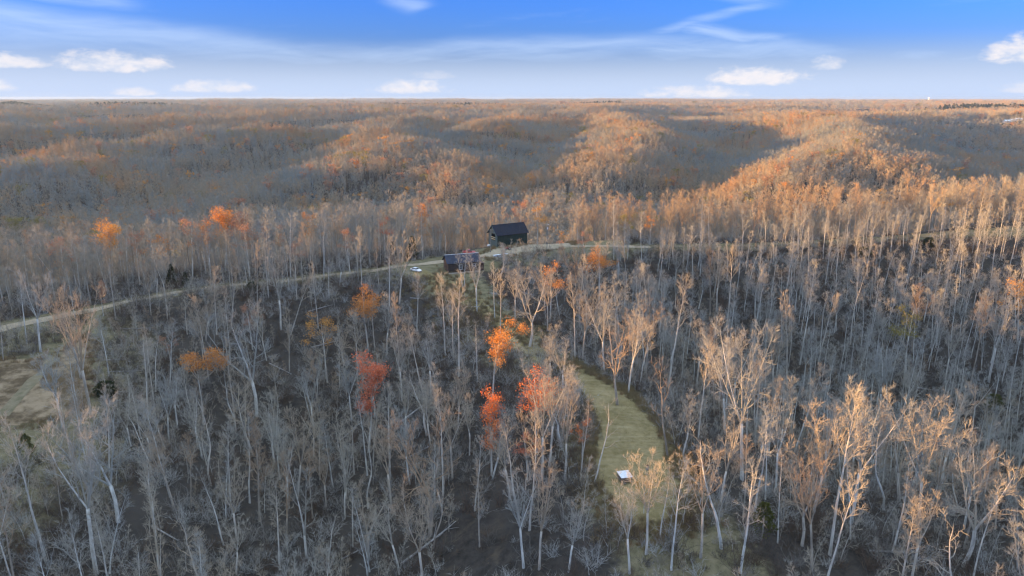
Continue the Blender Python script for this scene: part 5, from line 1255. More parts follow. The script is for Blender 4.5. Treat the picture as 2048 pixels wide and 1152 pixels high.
def merged(name, parts):
    """one mesh out of [(MB, material)]"""
    mb = MB(); mats = []
    for p, m in parts:
        if m not in mats: mats.append(m)
        k = mats.index(m); o = len(mb.v); mb.v.extend(p.v)
        mb.f.extend([tuple(i+o for i in f) for f in p.f]); mb.mi.extend([k]*len(p.f))
    return mb.mesh(name, mats)

RNG = np.random.default_rng(11)
taken = np.array([(r[0], r[1]) for r in BARE]+[(r[0], r[1]) for r in AUTUMN]+[(r[0], r[1]) for r in EVERGREEN])

def min_dist(x, y, pts):
    out = np.full(x.shape, 1e9)
    for (px, py) in pts: out = np.minimum(out, np.hypot(x-px, y-py))
    return out

OPEN_SPOTS = [(-23, 275, 19), (-8, 318, 22), (30, 322, 20), (-36, 276, 12), (-120, 160, 20), (-130, 190, 14)]
def blocked(x, y, pad=0.0):
    b = in_poly(x, y, CLEARING) | in_poly(x, y, FIELD) | in_poly(x, y, YARD)
    b |= _polydist(x, y, [(p[0], p[1], 0) for p in ROAD])[0] < 4.5+pad
    b |= _polydist(x, y, [(p[0], p[1], 0) for p in TRACK])[0] < 3+pad
    b |= _polydist(x, y, [(-37, 281, 0), (-15, 262, 0), (-9, 235, 0), (3, 200, 0)])[0] < 5
    for (cx, cy, cr) in OPEN_SPOTS: b |= np.hypot(x-cx, y-cy) < cr
    return b

def ridge_side(x, y):
    """True on the far side of the road"""
    rx = np.array([p[0] for p in ROAD]); ry = np.array([p[1] for p in ROAD])
    return y > np.interp(x, rx, ry)

def jitter_grid(step, r0, r1, amax, amin=None):
    n = int(2*r1/step)+2
    gx, gy = np.meshgrid(np.arange(n), np.arange(n), indexing='ij')
    x = (gx.ravel()-n/2)*step+RNG.uniform(-.48, .48, n*n)*step; y = (gy.ravel()-n/2)*step+RNG.uniform(-.48, .48, n*n)*step
    r = np.hypot(x, y); a = np.degrees(np.arctan2(x, y))
    k = (r >= r0) & (r < r1) & (np.abs(a) < amax)
    return x[k], y[k]

def tint_at(x, y):
    f = np.clip((np.hypot(x, y)-300)/400, 0, 1)
    return np.clip(.12+.15*f+1.0*(fbm(x/110, y/110, 3, 91)-.25)+RNG.normal(0, .18, x.shape), 0, 1)

# prototypes of the masses
mid, far, mid_far = [], [], []
for form, k in (('tall', 1), ('vase', 2), ('narrow', 1), ('oval', 1), ('fan', 2), ('twin', 1), ('sapling', 1)):
    tr, cr, _ = grow(form, k, slim=.75); mid.append((form, merged('wood', [(tr, M['trunk']), (cr, M['twig'])])))
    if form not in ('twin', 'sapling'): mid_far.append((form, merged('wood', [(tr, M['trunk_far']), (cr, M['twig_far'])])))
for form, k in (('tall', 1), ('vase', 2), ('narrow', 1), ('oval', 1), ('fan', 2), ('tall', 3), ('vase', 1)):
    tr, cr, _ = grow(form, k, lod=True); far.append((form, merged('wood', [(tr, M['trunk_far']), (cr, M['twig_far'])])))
FCOL = []
for k, (leaf, kind) in enumerate((('rust', 'round'), ('rust', 'sparse'), ('gold', 'sparse'), ('orange', 'sparse'), ('olive', 'round'))):
    rng = random.Random(70+k); tips, blobs = shape_tips(rng, kind, 20.0)
    tr, lf = MB(), MB(); tr.tube([(0, 0, -.5), (0, 0, 17)], [.25, .03], 4); leaves(rng, lf, tips, 430, .42, .45)
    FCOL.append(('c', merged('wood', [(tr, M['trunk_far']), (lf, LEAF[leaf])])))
NOMINAL['c'] = 20.0

def masses():
    # near and middle distance, full detail
    W = np.array(WOODS)
    emit('woods', mid, W[:, 0], W[:, 1], W[:, 2], W[:, 3].astype(int), tint=np.where(W[:, 0] > 30, RNG.uniform(0, .22, len(W)), tint_at(W[:, 0], W[:, 1])))
    x, y = jitter_grid(7.2, 60, 480, 62)
    a = np.abs(np.degrees(np.arctan2(x, y)))
    k = ~blocked(x, y) & (ridge_side(x, y) | ((a > 40) & (np.hypot(x, y) > 100))); x, y = x[k], y[k]
    k = min_dist(x, y, taken) > 4.2; x, y = x[k], y[k]
    emit('ridge_woods', mid+mid_far, x, y, RNG.triangular(13, 23, 27, x.shape), np.where(RNG.random(x.shape) < .75, RNG.integers(7, 12, x.shape), RNG.integers(0, 6, x.shape)), tint=np.clip(tint_at(x, y)+.10, 0, .85))
    # saplings everywhere under the trees
    x, y = jitter_grid(4.8, 90, 420, 48); k = ~blocked(x, y, 1) & (min_dist(x, y, [(-15, 252), (-5, 240)]) > 24); x, y = x[k], y[k]
    k = RNG.random(x.shape) < .75*np.clip(fbm(x/25, y/25, 3, 93)*2.3-.35, 0.15, 1); x, y = x[k], y[k]
    emit('saplings', [mid[6]], x, y, RNG.uniform(4, 10, x.shape), np.zeros(x.shape, int))
    # woods to the side of and behind the camera (they shade the view)
    x, y = jitter_grid(8.5, 60, 620, 181); a = np.abs(np.degrees(np.arctan2(x, y))); k = (a > 62) & (x < 260)
    x, y = x[k], y[k]; emit('side_woods', far, x, y, RNG.uniform(20, 27, x.shape), RNG.integers(0, 7, x.shape))
    # far slopes
    x, y = jitter_grid(6.8, 480, 1500, 47)
    emit('far_forest', far+FCOL, x, y, *mixpick(x, y, 7, .045), wide=1.15)
    x, y = jitter_grid(13.0, 1500, 3400, 44)
    k = clear_of_farm(x, y); x, y = x[k], y[k]
    h, p = mixpick(x, y, 7, .04); emit('upland_forest', far+FCOL, x, y, h*1.12, p, wide=1.7)
    x, y = jitter_grid(36.0, 3400, 12400, 40)
    k = clear_of_farm(x, y); x, y = x[k], y[k]
    h, p = mixpick(x, y, 7, .04); emit('distant_forest', far+FCOL, x, y, h*1.15, p, wide=3.4)

def pine_stands():
    xs, ys = [], []
    for (cx, cy, rx, ry) in PINES:
        n = int(rx*ry*3.14/140); r = np.sqrt(RNG.random(n)); a = RNG.uniform(0, 6.283, n)
        xs.append(cx+rx*r*np.cos(a)); ys.append(cy+ry*r*np.sin(a))
    x, y = np.concatenate(xs), np.concatenate(ys)
    mb1, mb2 = MB(), MB(); rng = random.Random(8)
    mb1.tube([(0, 0, -.5), (0, 0, 18)], [.25, .03], 4)
    for k in range(160):
        t = rng.random()**.8; z = 6+14*t; an = rng.uniform(0, 6.28); rr = (3.4*(1-t)**.7+.4)*(.5+.5*rng.random())
        d = (math.cos(an), math.sin(an)); s = rng.uniform(.6, 1.2)
        mb2.add([(rr*d[0]-d[1]*s, rr*d[1]+d[0]*s, z), (rr*d[0]+d[1]*s, rr*d[1]-d[0]*s, z+.2), (rr*d[0]*1.5, rr*d[1]*1.5, z+s)], [(0, 1, 2)])
    emit('pine_stands', [('c', merged('pine', [(mb1, M['trunk_far']), (mb2, LEAF['cedar'])]))], x, y, RNG.uniform(24, 30, x.shape), np.zeros(x.shape, int), wide=1.6)
PINES = [(-1900, 3500, 700, 130), (-1250, 3650, 500, 110), (-330, 3300, 260, 70), (350, 4200, 400, 90), (1750, 2900, 330, 80)]

def clear_of_farm(x, y):
    """open fields below the far farm buildings"""
    k = np.ones(x.shape, bool)
    k &= _polydist(x, y, [(1125, 1704, 0), (1057, 1601, 0)])[0] > 13
    k &= _polydist(x, y, [(1150, 1724, 0), (1080, 1619, 0)])[0] > 13
    k &= _polydist(x, y, [(1160, 1717, 0), (1090, 1613, 0)])[0] > 13
    return k

def mixpick(x, y, n, frac):
    p = RNG.integers(0, n, x.shape); h = RNG.uniform(19, 27, x.shape)
    c = RNG.random(x.shape) < frac*np.clip((fbm(x/160, y/160, 3, 95)-.3)*5, .2, 2.5)
    q = RNG.choice([0, 0, 0, 0, 1, 2, 2, 3, 4, 4], x.shape)
    return h, np.where(c, n+q, p)

def emit(name, protos, x, y, h, pick, wide=1.0, tint=None):
    n = len(x); z = height(x, y)
    nom = np.array([NOMINAL[p[0]] for p in protos])[pick]
    s = h/nom; sc = np.stack([s*wide, s*wide, s], 1)
    rot = np.stack([RNG.normal(0, .035, n), RNG.normal(0, .035, n), RNG.uniform(0, 6.283, n)], 1)
    scatter(name, [p[1] for p in protos], np.stack([x, y, z-.15], 1), sc, rot, pick, tint_at(x, y) if tint is None else tint)
WOODS = [(35,224,20,0), (36,244,23,1), (40,206,21,0), (39,215,16,0), (39,229,22,1), (42,232,15,1), (42,263,15,5), (43,288,18,1), (47,220,18,0), (44,226,16,0), (47,232,21,0), (45,238,22,0), (45,242,17,0), (44,251,23,0), (45,256,22,2), (46,268,13,1), (43,286,14,0), (43,292,17,0), (48,304,13,0), (49,212,22,1), (50,228,19,5), (51,233,21,0), (50,247,19,0), (49,255,23,0), (52,257,18,1), (53,271,16,0), (49,303,15,5), (56,226,19,0), (55,235,18,5), (54,254,22,1), (56,259,21,0), (58,268,13,1), (55,303,20,0), (62,200,19,0), (63,217,20,5), (59,222,17,0), (63,225,17,2), (61,241,21,0), (63,271,13,1), (60,294,18,0), (63,305,13,2), (68,199,16,5), (66,216,16,0), (64,236,20,0), (66,287,13,4), (65,296,13,2), (68,301,14,1), (74,200,15,0), (69,218,16,2), (72,247,18,2), (72,271,17,1), (73,286,19,0), (72,291,14,5), (72,294,19,0), (72,300,15,0), (79,196,23,0), (78,205,20,0), (76,215,21,2), (75,241,23,0), (79,252,22,0), (77,291,15,1), (77,295,17,3), (78,298,18,0), (81,194,21,0), (80,206,21,1), (82,221,19,0), (80,225,21,0), (81,230,22,2), (82,235,19,0), (80,246,16,0), (80,279,20,0), (83,297,14,4), (81,310,17,3), (85,191,20,0), (85,194,17,0), (88,203,20,0), (85,205,21,1), (86,232,18,0), (87,238,21,0), (89,242,20,0), (87,250,19,2), (89,252,15,2), (90,258,22,0), (89,269,12,0), (88,277,18,0), (87,287,16,0), (86,313,18,0), (92,190,19,0), (92,197,21,0), (94,218,20,2), (92,238,20,3), (92,252,22,2), (93,258,15,1), (91,261,23,4), (90,272,13,0), (93,291,13,0), (92,294,13,0), (94,298,12,0), (97,191,17,0), (99,193,18,2), (99,226,23,0), (99,232,21,4), (97,241,18,0), (98,251,18,0), (98,265,16,0), (95,269,18,2), (96,275,17,4), (99,284,19,2), (96,292,18,5), (105,183,20,0), (102,188,22,1), (105,194,19,2), (102,200,18,0), (100,205,20,0), (101,209,17,2), (105,216,22,1), (102,221,16,0), (104,226,18,1), (104,236,17,0), (102,254,16,0), (102,260,16,0), (104,261,19,0), (103,269,19,5), (102,278,19,0), (105,291,13,0), (102,294,12,0), (100,312,18,1), (107,184,21,0), (109,191,22,0), (109,195,19,1), (106,202,18,0), (110,211,22,0), (109,217,17,0), (110,224,16,2), (108,232,17,1), (107,236,20,2), (107,258,21,0), (108,263,18,0), (109,270,18,4), (110,278,17,0), (109,298,16,0), (109,308,17,0), (115,190,20,5), (113,203,19,0), (115,211,19,0), (113,218,17,0), (115,227,16,0), (113,234,17,2), (112,235,16,0), (111,249,22,0), (111,256,16,0), (111,265,23,0), (114,270,15,0), (113,277,17,0), (113,284,13,0), (113,287,15,4), (114,293,16,2), (112,304,12,4), (119,184,17,0), (116,192,22,0), (118,196,18,0), (120,223,22,1), (119,225,19,1), (119,234,20,1), (118,239,18,0), (119,248,19,0), (120,259,17,4), (119,282,17,0), (120,288,13,1), (118,292,18,0), (121,302,13,0), (119,304,19,2), (117,312,13,0), (119,313,14,1), (123,187,15,1), (123,198,16,0), (124,212,21,0), (123,222,22,1), (121,235,20,3), (125,245,16,4), (126,250,18,0), (121,260,16,1), (123,271,15,4), (126,285,20,2), (122,306,15,5), (123,309,20,4), (126,314,18,0), (129,184,19,2), (126,191,16,0), (126,195,22,0), (128,201,17,0), (128,206,18,1), (131,210,19,1), (126,219,15,0), (129,233,20,2), (127,238,19,0), (131,241,19,1), (130,246,21,4), (130,252,18,0), (129,263,16,1), (131,266,12,5), (130,274,14,0), (130,290,12,1), (131,301,20,0), (127,304,14,2), (127,312,12,0), (129,313,14,0), (135,191,17,5), (132,200,16,0), (134,205,23,0), (136,212,22,2), (132,227,21,3), (132,230,16,0), (132,241,16,0), (133,258,21,0), (133,265,12,0), (132,269,19,0), (135,276,18,4), (136,279,19,2), (135,296,15,1), (134,303,14,1), (133,307,14,0), (140,183,16,0), (141,191,17,0), (140,195,23,0), (138,211,22,0), (140,214,20,2), (140,235,18,0), (141,242,20,0), (142,252,21,4), (140,259,16,0), (137,264,20,0), (138,271,12,0), (139,283,14,0), (141,293,17,0), (138,298,14,1), (139,302,14,2), (144,188,16,5), (146,200,21,1), (143,205,19,2), (146,213,20,4), (144,217,16,2), (143,222,19,0), (143,225,16,1), (145,239,18,2), (146,242,19,0), (144,260,17,3), (144,262,20,1), (145,268,14,1), (146,285,16,0), (145,290,17,1), (146,293,16,0), (146,305,14,1), (145,311,19,0), (143,316,16,0), (149,187,15,0), (150,189,16,0), (147,193,22,0), (151,201,18,0), (150,228,20,2), (148,241,17,0), (150,247,22,0), (151,250,17,0), (152,261,19,0), (149,269,17,0), (148,272,16,2), (151,279,18,1), (150,291,17,5), (151,303,16,0), (151,308,15,1), (154,197,18,2), (157,204,20,1), (156,213,22,2), (157,214,21,2), (155,239,17,2), (153,250,20,1), (154,251,21,0), (153,257,19,0), (155,263,21,1), (155,279,16,2), (155,302,16,5), (155,310,20,1), (156,317,18,0), (160,203,16,5), (161,211,20,2), (158,214,21,1), (162,228,16,4), (161,246,20,0), (160,253,23,2), (158,258,22,2), (162,265,15,0), (159,286,20,5), (160,303,15,2), (166,217,19,2), (164,219,20,2), (167,233,21,4), (164,240,19,5), (163,245,20,0), (165,256,15,1), (166,266,15,5), (163,274,12,0), (166,277,19,0), (164,284,14,0), (166,290,14,2), (167,299,17,2), (163,308,16,4), (165,316,14,0), (170,223,15,0), (171,227,16,0), (169,243,21,0), (171,257,18,5), (169,261,17,0), (171,268,16,1), (169,276,16,0), (171,277,13,0), (169,301,13,2), (171,304,18,0), (170,312,19,1), (176,227,23,0), (174,238,22,0), (175,244,15,0), (176,249,23,0), (176,251,21,2), (175,258,15,2), (176,264,16,0), (174,269,19,5), (177,280,20,0), (175,283,14,1), (178,292,15,0), (177,298,16,1), (174,308,20,0), (174,317,14,0), (179,236,17,2), (182,241,16,0), (183,247,23,0), (180,261,19,1), (182,266,17,2), (178,271,15,1), (178,280,12,0), (181,285,15,0), (181,290,17,0), (182,297,14,0), (187,242,19,0), (187,259,22,0), (188,261,16,0), (186,266,19,0), (185,274,14,1), (187,288,12,2), (187,301,19,4), (187,306,12,1), (185,311,19,0), (188,314,14,1), (190,266,13,0), (189,288,13,1), (192,296,19,0), (193,312,16,4), (196,264,13,2), (196,266,19,5), (195,272,19,0), (195,289,20,0), (194,294,19,0), (196,302,19,3), (196,305,13,2), (201,264,17,0), (202,266,17,5), (203,273,15,0), (201,280,13,0), (202,282,16,0), (204,299,14,0), (201,306,20,0), (200,309,18,1), (202,313,12,5), (206,273,13,4), (208,282,18,0), (209,291,17,2), (206,295,18,0), (205,299,14,0), (209,305,13,0), (209,309,20,0), (210,279,15,5), (212,291,14,0), (211,296,16,2), (210,300,19,0), (213,303,12,5), (218,295,14,0), (219,306,15,1), (218,315,14,0), (222,299,16,1), (224,306,17,0), (224,310,20,0), (225,309,18,0), (231,315,17,5), (-95,180,23,2), (-48,198,18,3), (-88,185,17,1), (-46,204,22,0), (-58,202,18,1), (-69,200,16,0), (-52,206,19,2), (11,215,22,1), (-78,205,22,5), (-90,203,25,0), (-86,208,21,0), (11,226,19,2), (-70,216,21,5), (28,228,17,3), (-94,210,19,4), (-88,215,23,2), (-78,219,18,1), (25,236,25,1), (23,237,20,2), (-65,234,22,2), (33,249,17,0), (24,251,21,0), (-86,237,25,2), (-128,226,24,2), (-76,249,20,5), (-119,231,20,1), (-116,236,23,1), (-139,223,17,2), (-86,249,21,5), (-55,259,21,3), (-71,257,21,2), (-95,250,17,0), (-81,257,19,3), (-74,262,23,0), (-100,254,23,3), (-58,268,17,1), (-78,264,18,3), (-108,254,22,2), (-161,226,16,0), (-167,222,23,2), (-90,263,25,2), (-71,268,23,0), (-125,248,21,1), (-98,262,18,1), (-104,261,21,2), (-159,235,21,5), (-172,229,22,2), (-53,288,20,2), (-146,255,22,0), (-136,263,16,1), (-45,294,19,0), (-101,280,22,2), (-37,296,23,2), (-156,255,19,1), (-76,290,22,3), (-177,242,24,1), (-156,258,21,0), (-164,253,24,4), (28,302,23,0), (-162,257,24,2), (-119,281,22,1), (43,302,25,2), (-65,299,20,1), (-92,295,22,0), (-100,294,24,0), (-139,278,18,0), (-74,302,20,5), (-46,308,19,3), (-57,307,19,0), (-70,305,18,5), (-177,259,24,5), (-150,276,18,2), (-110,295,24,3), (-92,302,18,2), (-110,297,25,2), (-176,264,17,2), (-45,314,22,0), (-84,306,16,0), (-189,255,18,1), (-77,309,17,2), (-125,294,22,2), (-191,257,21,1), (-64,314,23,2), (-155,282,22,2), (-151,285,23,2), (-55,318,17,0), (-169,276,24,4), (-178,270,24,0), (-114,305,24,2), (-78,317,19,2), (-96,313,23,0), (-94,316,20,3), (-132,302,19,0), (-85,319,20,5),
]
masses()
pine_stands()

# ---- brush and weeds
def brush_mesh(seed, n, hgt, spread, mat, tw):
    rng = random.Random(seed); mb = MB()
    for _ in range(n):
        d = unit((rng.gauss(0, spread), rng.gauss(0, spread), 1)); L = hgt*rng.uniform(.45, 1.1)
        b0 = (rng.gauss(0, .35), rng.gauss(0, .35), -.1)
        q, dd = path(rng, b0, d, L, 3, .16, .02); mb.tube(q, [tw, tw*.7, tw*.45, .004], 3)
        for _ in range(4):
            p, d2 = at(q, rng.uniform(.35, .95)); d3 = side_dir(rng, d2, R(rng.uniform(25, 65)), rng.uniform(0, 6.28)); l = L*rng.uniform(.2, .45)
            mb.tube([p, (p[0]+d3[0]*l, p[1]+d3[1]*l, p[2]+d3[2]*l)], [tw*.6, .003], 3)
    return mb.mesh('brush', mat)
BR = [('b', brush_mesh(1, 30, 3.4, .6, M['brush'], .030)), ('b', brush_mesh(2, 22, 4.8, .5, M['brush'], .036)), ('b', brush_mesh(3, 34, 2.0, 1.0, M['brush'], .026))]
WD = [('w', brush_mesh(4, 40, 1.3, .25, M['weed'], .03)), ('w', brush_mesh(5, 30, 1.7, .3, M['weed'], .035))]
NOMINAL['b'] = NOMINAL['w'] = 1.0
TF = [('t', brush_mesh(6, 26, .34, .7, M['tuft'], .016)), ('t', brush_mesh(7, 34, .24, .9, M['tuft'], .014))]
NOMINAL['t'] = 1.0
def undergrowth():
    px, py = [p[0] for p in CLEARING], [p[1] for p in CLEARING]
    x, y = RNG.uniform(min(px)-2, max(px)+2, 9000), RNG.uniform(min(py)-2, max(py)+2, 9000)
    k = in_poly(x, y, CLEARING) & (RNG.random(9000) < np.clip(fbm(x/5, y/5, 3, 99)*3-1.0, .08, 1)); x, y = x[k], y[k]
    qx, qy = [p[0] for p in FIELD], [p[1] for p in FIELD]
    x2, y2 = RNG.uniform(min(qx), max(qx), 6000), RNG.uniform(min(qy), max(qy), 6000)
    k = in_poly(x2, y2, FIELD) & (RNG.random(6000) < np.clip(fbm(x2/5, y2/5, 3, 99)*3-1.0, .05, 1))
    x, y = np.concatenate([x, x2[k]]), np.concatenate([y, y2[k]])
    emit('grass_tufts', TF, x, y, RNG.uniform(.6, 1.7, x.shape), RNG.integers(0, 2, x.shape))
    x, y = jitter_grid(1.9, 85, 375, 46); k = ~blocked(x, y); x, y = x[k], y[k]
    k = RNG.random(x.shape) < np.clip(fbm(x/9, y/9, 3, 97)*4.2-1.5, .16, .85); x, y = x[k], y[k]
    emit('undergrowth', BR, x, y, RNG.uniform(.5, 1.35, x.shape), RNG.integers(0, 3, x.shape), tint=np.clip(RNG.random(x.shape)**1.1, 0, 1))
    # dry weeds round the clearing, the field and the yard
    pts = []
    for poly, w, dens in ((CLEARING, 3.0, 2.6), (FIELD, 2.0, .7), (YARD, 2.0, 1.0)):
        n = len(poly)
        for i in range(n):
            (ax, ay), (bx, by) = poly[i], poly[(i+1) % n]; L = math.hypot(bx-ax, by-ay)
            m = int(L*dens*w); t = RNG.random(m)
            pts.append(np.stack([ax+(bx-ax)*t+RNG.normal(0, w*.6, m), ay+(by-ay)*t+RNG.normal(0, w*.6, m)], 1))
    m = 900; t = RNG.random(m); pts.append(np.stack([-33+34*t+RNG.normal(0, 8, m), 268-66*t+RNG.normal(0, 5, m)], 1))
    P = np.vstack(pts); x, y = P[:, 0], P[:, 1]
    k = ~(in_poly(x, y, [(a+(23-a)*.22, b+(148-b)*.12) for a, b in CLEARING])); x, y = x[k], y[k]
    k = _polydist(x, y, [(p[0], p[1], 0) for p in ROAD])[0] > 3.5; x, y = x[k], y[k]
    k = np.hypot(x+36, y-270) > 7; x, y = x[k], y[k]
    emit('dry_weeds', WD, x, y, RNG.uniform(.6, 1.2, x.shape), RNG.integers(0, 2, x.shape))
undergrowth()

BARN = (-6.36, 314.68, 30)
HOUSE = (-24.02, 269.00, 20)
CAR = (-36.38, 269.63, -38)
TRUCK = (-18.06, 300.69, 12)
TRACTOR = (-1.72, 307.48, 200)
HEAP = (-5.79, 295.97, 12)
POLE_A = (14.91, 305.42, 11.5)
POLE_B = (-9.10, 303.29, 10.0)
TANK = (-10.16, 317.14, 35)
SHELTER = (21.85, 127.96, 12)
FEEDER = (26.59, 130.01)
SHEDS = [(1118, 1694, 8, 13, 'white farm building far off at right, leftmost of three'), (1143, 1714, 0, 9, 'white farm building far off at right, middle of three'), (1153, 1707, -6, 16, 'long white farm building far off at right, nearest the picture edge')]
TOWER = (3998, 7240, 60.0)
# ---------------------------------------------------------------- buildings, vehicles and small things
M['roof_navy'] = simple('navy_metal_roof', (.010,.013,.026), .6, 0, .2, 1.5, .15)
M['wall_green'] = simple('dark_green_siding', (.015,.032,.028), .7, 0, .25, 1.2, .15)
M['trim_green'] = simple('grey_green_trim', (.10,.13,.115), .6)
M['roof_house'] = simple('blue_grey_metal_roof', (.022,.031,.056), .55, 0, .25, 1.0, .2)
M['log_dark'] = simple('dark_log_wall', (.034,.025,.022), .8, 0, .45, 2.0)
M['board_brown'] = simple('brown_gable_boards', (.12,.066,.042), .75, 0, .35, 1.5)
M['board_dark'] = simple('dark_brown_board', (.05,.025,.02), .8)
M['maroon'] = simple('maroon_metal', (.05,.018,.017), .6)
M['white'] = simple('white_paint', (.78,.78,.76), .45, 0, .05)
M['glass_dark'] = simple('dark_glass', (.012,.015,.02), .12, 0, .1, 2, .5)
M['plank_pale'] = simple('pale_plank', (.60,.50,.30), .7, 0, .2, 4)
M['wood_grey'] = simple('weathered_wood', (.24,.205,.165), .8, 0, .3, 4)
M['wood_brown'] = simple('brown_wood', (.15,.10,.07), .8, 0, .3, 4)
M['steel'] = simple('galvanised_steel', (.42,.43,.44), .4, .6, .1)
M['rubber'] = simple('black_rubber', (.02,.02,.02), .8)
M['rim'] = simple('wheel_rim', (.35,.35,.36), .35, .7)
M['car_white'] = simple('white_car_paint', (.80,.80,.80), .25, 0, .03, 1, .5)
M['car_red'] = simple('red_car_paint', (.42,.035,.035), .3, 0, .1, 1, .5)
M['lamp_clear'] = simple('lamp_lens', (.6,.6,.6), .15)
M['lamp_red'] = simple('tail_lens', (.35,.02,.02), .2)
M['tractor_red'] = simple('faded_red_paint', (.20,.055,.045), .5, 0, .25, 3)
M['sheet_white'] = simple('pale_sheet_metal', (.62,.64,.68), .4, .2, .15, 2)
M['pole'] = simple('grey_pole_wood', (.20,.18,.16), .85, 0, .25, 2)

def on_ground(name, label, cat, x, y, rz=0.0, group=None, dz=0.0):
    return thing(name, label, cat, (x, y, H1(x, y)+dz), R(rz), group)

def gable_prism(mb, L0, L1, W, z0, z1, th=None):
    """triangle from eave to ridge, extruded along x from L0 to L1"""
    vs = [(L0, 0, z0), (L0, W, z0), (L0, W/2, z1), (L1, 0, z0), (L1, W, z0), (L1, W/2, z1)]
    mb.add(vs, [(0, 2, 1), (3, 4, 5), (0, 1, 4, 3), (1, 2, 5, 4), (2, 0, 3, 5)])

def roof_half(mb, L0, L1, y_e, z_e, y_r, z_r, t=.08, seam=.6, up=None):
    """sloping panel from the eave to the ridge with raised seams"""
    dy, dz = y_r-y_e, z_r-z_e; L = math.hypot(dy, dz); ny, nz = -dz/L, dy/L
    if nz < 0: ny, nz = -ny, -nz
    def slab(x0, x1, a, b):
        vs = []
        for x in (x0, x1):
            for (y, z) in ((y_e, z_e), (y_r, z_r)):
                vs.append((x, y+ny*a, z+nz*a)); vs.append((x, y+ny*b, z+nz*b))
        mb.add(vs, [(0, 2, 3, 1), (4, 5, 7, 6), (0, 1, 5, 4), (2, 6, 7, 3), (1, 3, 7, 5), (0, 4, 6, 2)])
    slab(L0, L1, 0, t)
    n = int((L1-L0)/seam)
    if n < 1: return
    for k in range(n+1):
        x = L0+.03+(L1-L0-.1)*k/n; slab(x, x+.04, t+.001, t+.045)

# ---- barn
def build_barn(x, y, rz):
    L, W, E, P = 15.2, 8.2, 5.3, 9.0
    b = on_ground('barn', 'tall black and dark green metal barn with navy gabled roof on the ridge', 'barn', x, y, rz)
    w = MB(); w.box((L/2, .06, E/2-.6), (L, .12, E+1.2))
    n = 34
    for k in range(n): w.box((.2+(L-.4)*k/(n-1), -.02, E/2-.6), (.05, .05, E+1.2))
    w.build('wall', M['wall_green'], b)
    w = MB(); w.box((L/2, W-.06, E/2-.6), (L, .12, E+1.2)); w.build('wall', M['wall_green'], b)
    w = MB(); w.box((L-.06, W/2, E/2-.6), (.12, W-.24, E+1.2)); gable_prism(w, L-.12, L, W, E+.002, P-.1); w.build('wall', M['wall_green'], b)
    # left gable wall with its opening
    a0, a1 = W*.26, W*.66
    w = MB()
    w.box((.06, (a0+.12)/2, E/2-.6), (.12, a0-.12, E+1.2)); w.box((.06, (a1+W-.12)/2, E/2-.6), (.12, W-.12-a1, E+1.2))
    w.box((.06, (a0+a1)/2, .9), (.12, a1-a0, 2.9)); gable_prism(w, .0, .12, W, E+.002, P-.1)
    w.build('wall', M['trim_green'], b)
    f = MB(); f.box((L/2, W/2, 2.2), (L-.3, W-.3, .1)); f.build('loft_floor', M['board_dark'], b)
    for z in (2.95, 3.75):
        p = MB(); p.box((-.03, (a0+a1)/2, z), (.06, a1-a0+.5, .34)); p.build('plank', M['plank_pale'], b)
    slope = (P-E)/(W/2)
    for s in (0, 1):
        r = MB(); ye = -.45 if s == 0 else W+.45
        roof_half(r, -.7, L+.7, ye, E-.45*slope, W/2, P, .07, .55); r.build('roof', M['roof_navy'], b)
    c = MB(); c.box((L/2, W/2, P+.11), (L+1.42, .4, .06)); c.build('ridge_cap', M['roof_navy'], b)
    for s in (0, 1):
        t = MB(); ye = -.45 if s == 0 else W+.45
        roof_half(t, -.78, -.71, ye, E-.45*slope-.22, W/2, P-.22, .26, 10); t.build('barge_board', M['trim_green'], b)
build_barn(*BARN)

# ---- house
def window(parent, c, w, h, face='front'):
    f = MB(); th = .09; q = .06
    def bar(dx, dz, sx, sz):
        if face == 'front': f.box((c[0]+dx, c[1]-q/2, c[2]+dz), (sx, q, sz))
        else: f.box((c[0]-q/2, c[1]+dx, c[2]+dz), (q, sx, sz))
    bar(-w/2+th/2, 0, th, h); bar(w/2-th/2, 0, th, h)
    bar(0, h/2-th/2, w-2*th, th); bar(0, -h/2+th/2, w-2*th, th); bar(0, 0, w-2*th, .07)
    fr = f.build('window', M['white'], parent)
    g = MB()
    if face == 'front': g.box((c[0], c[1]-.012, c[2]), (w-2*th, .02, h-2*th))
    else: g.box((c[0]-.012, c[1], c[2]), (.02, w-2*th, h-2*th))
    g.build('pane', M['glass_dark'], fr)

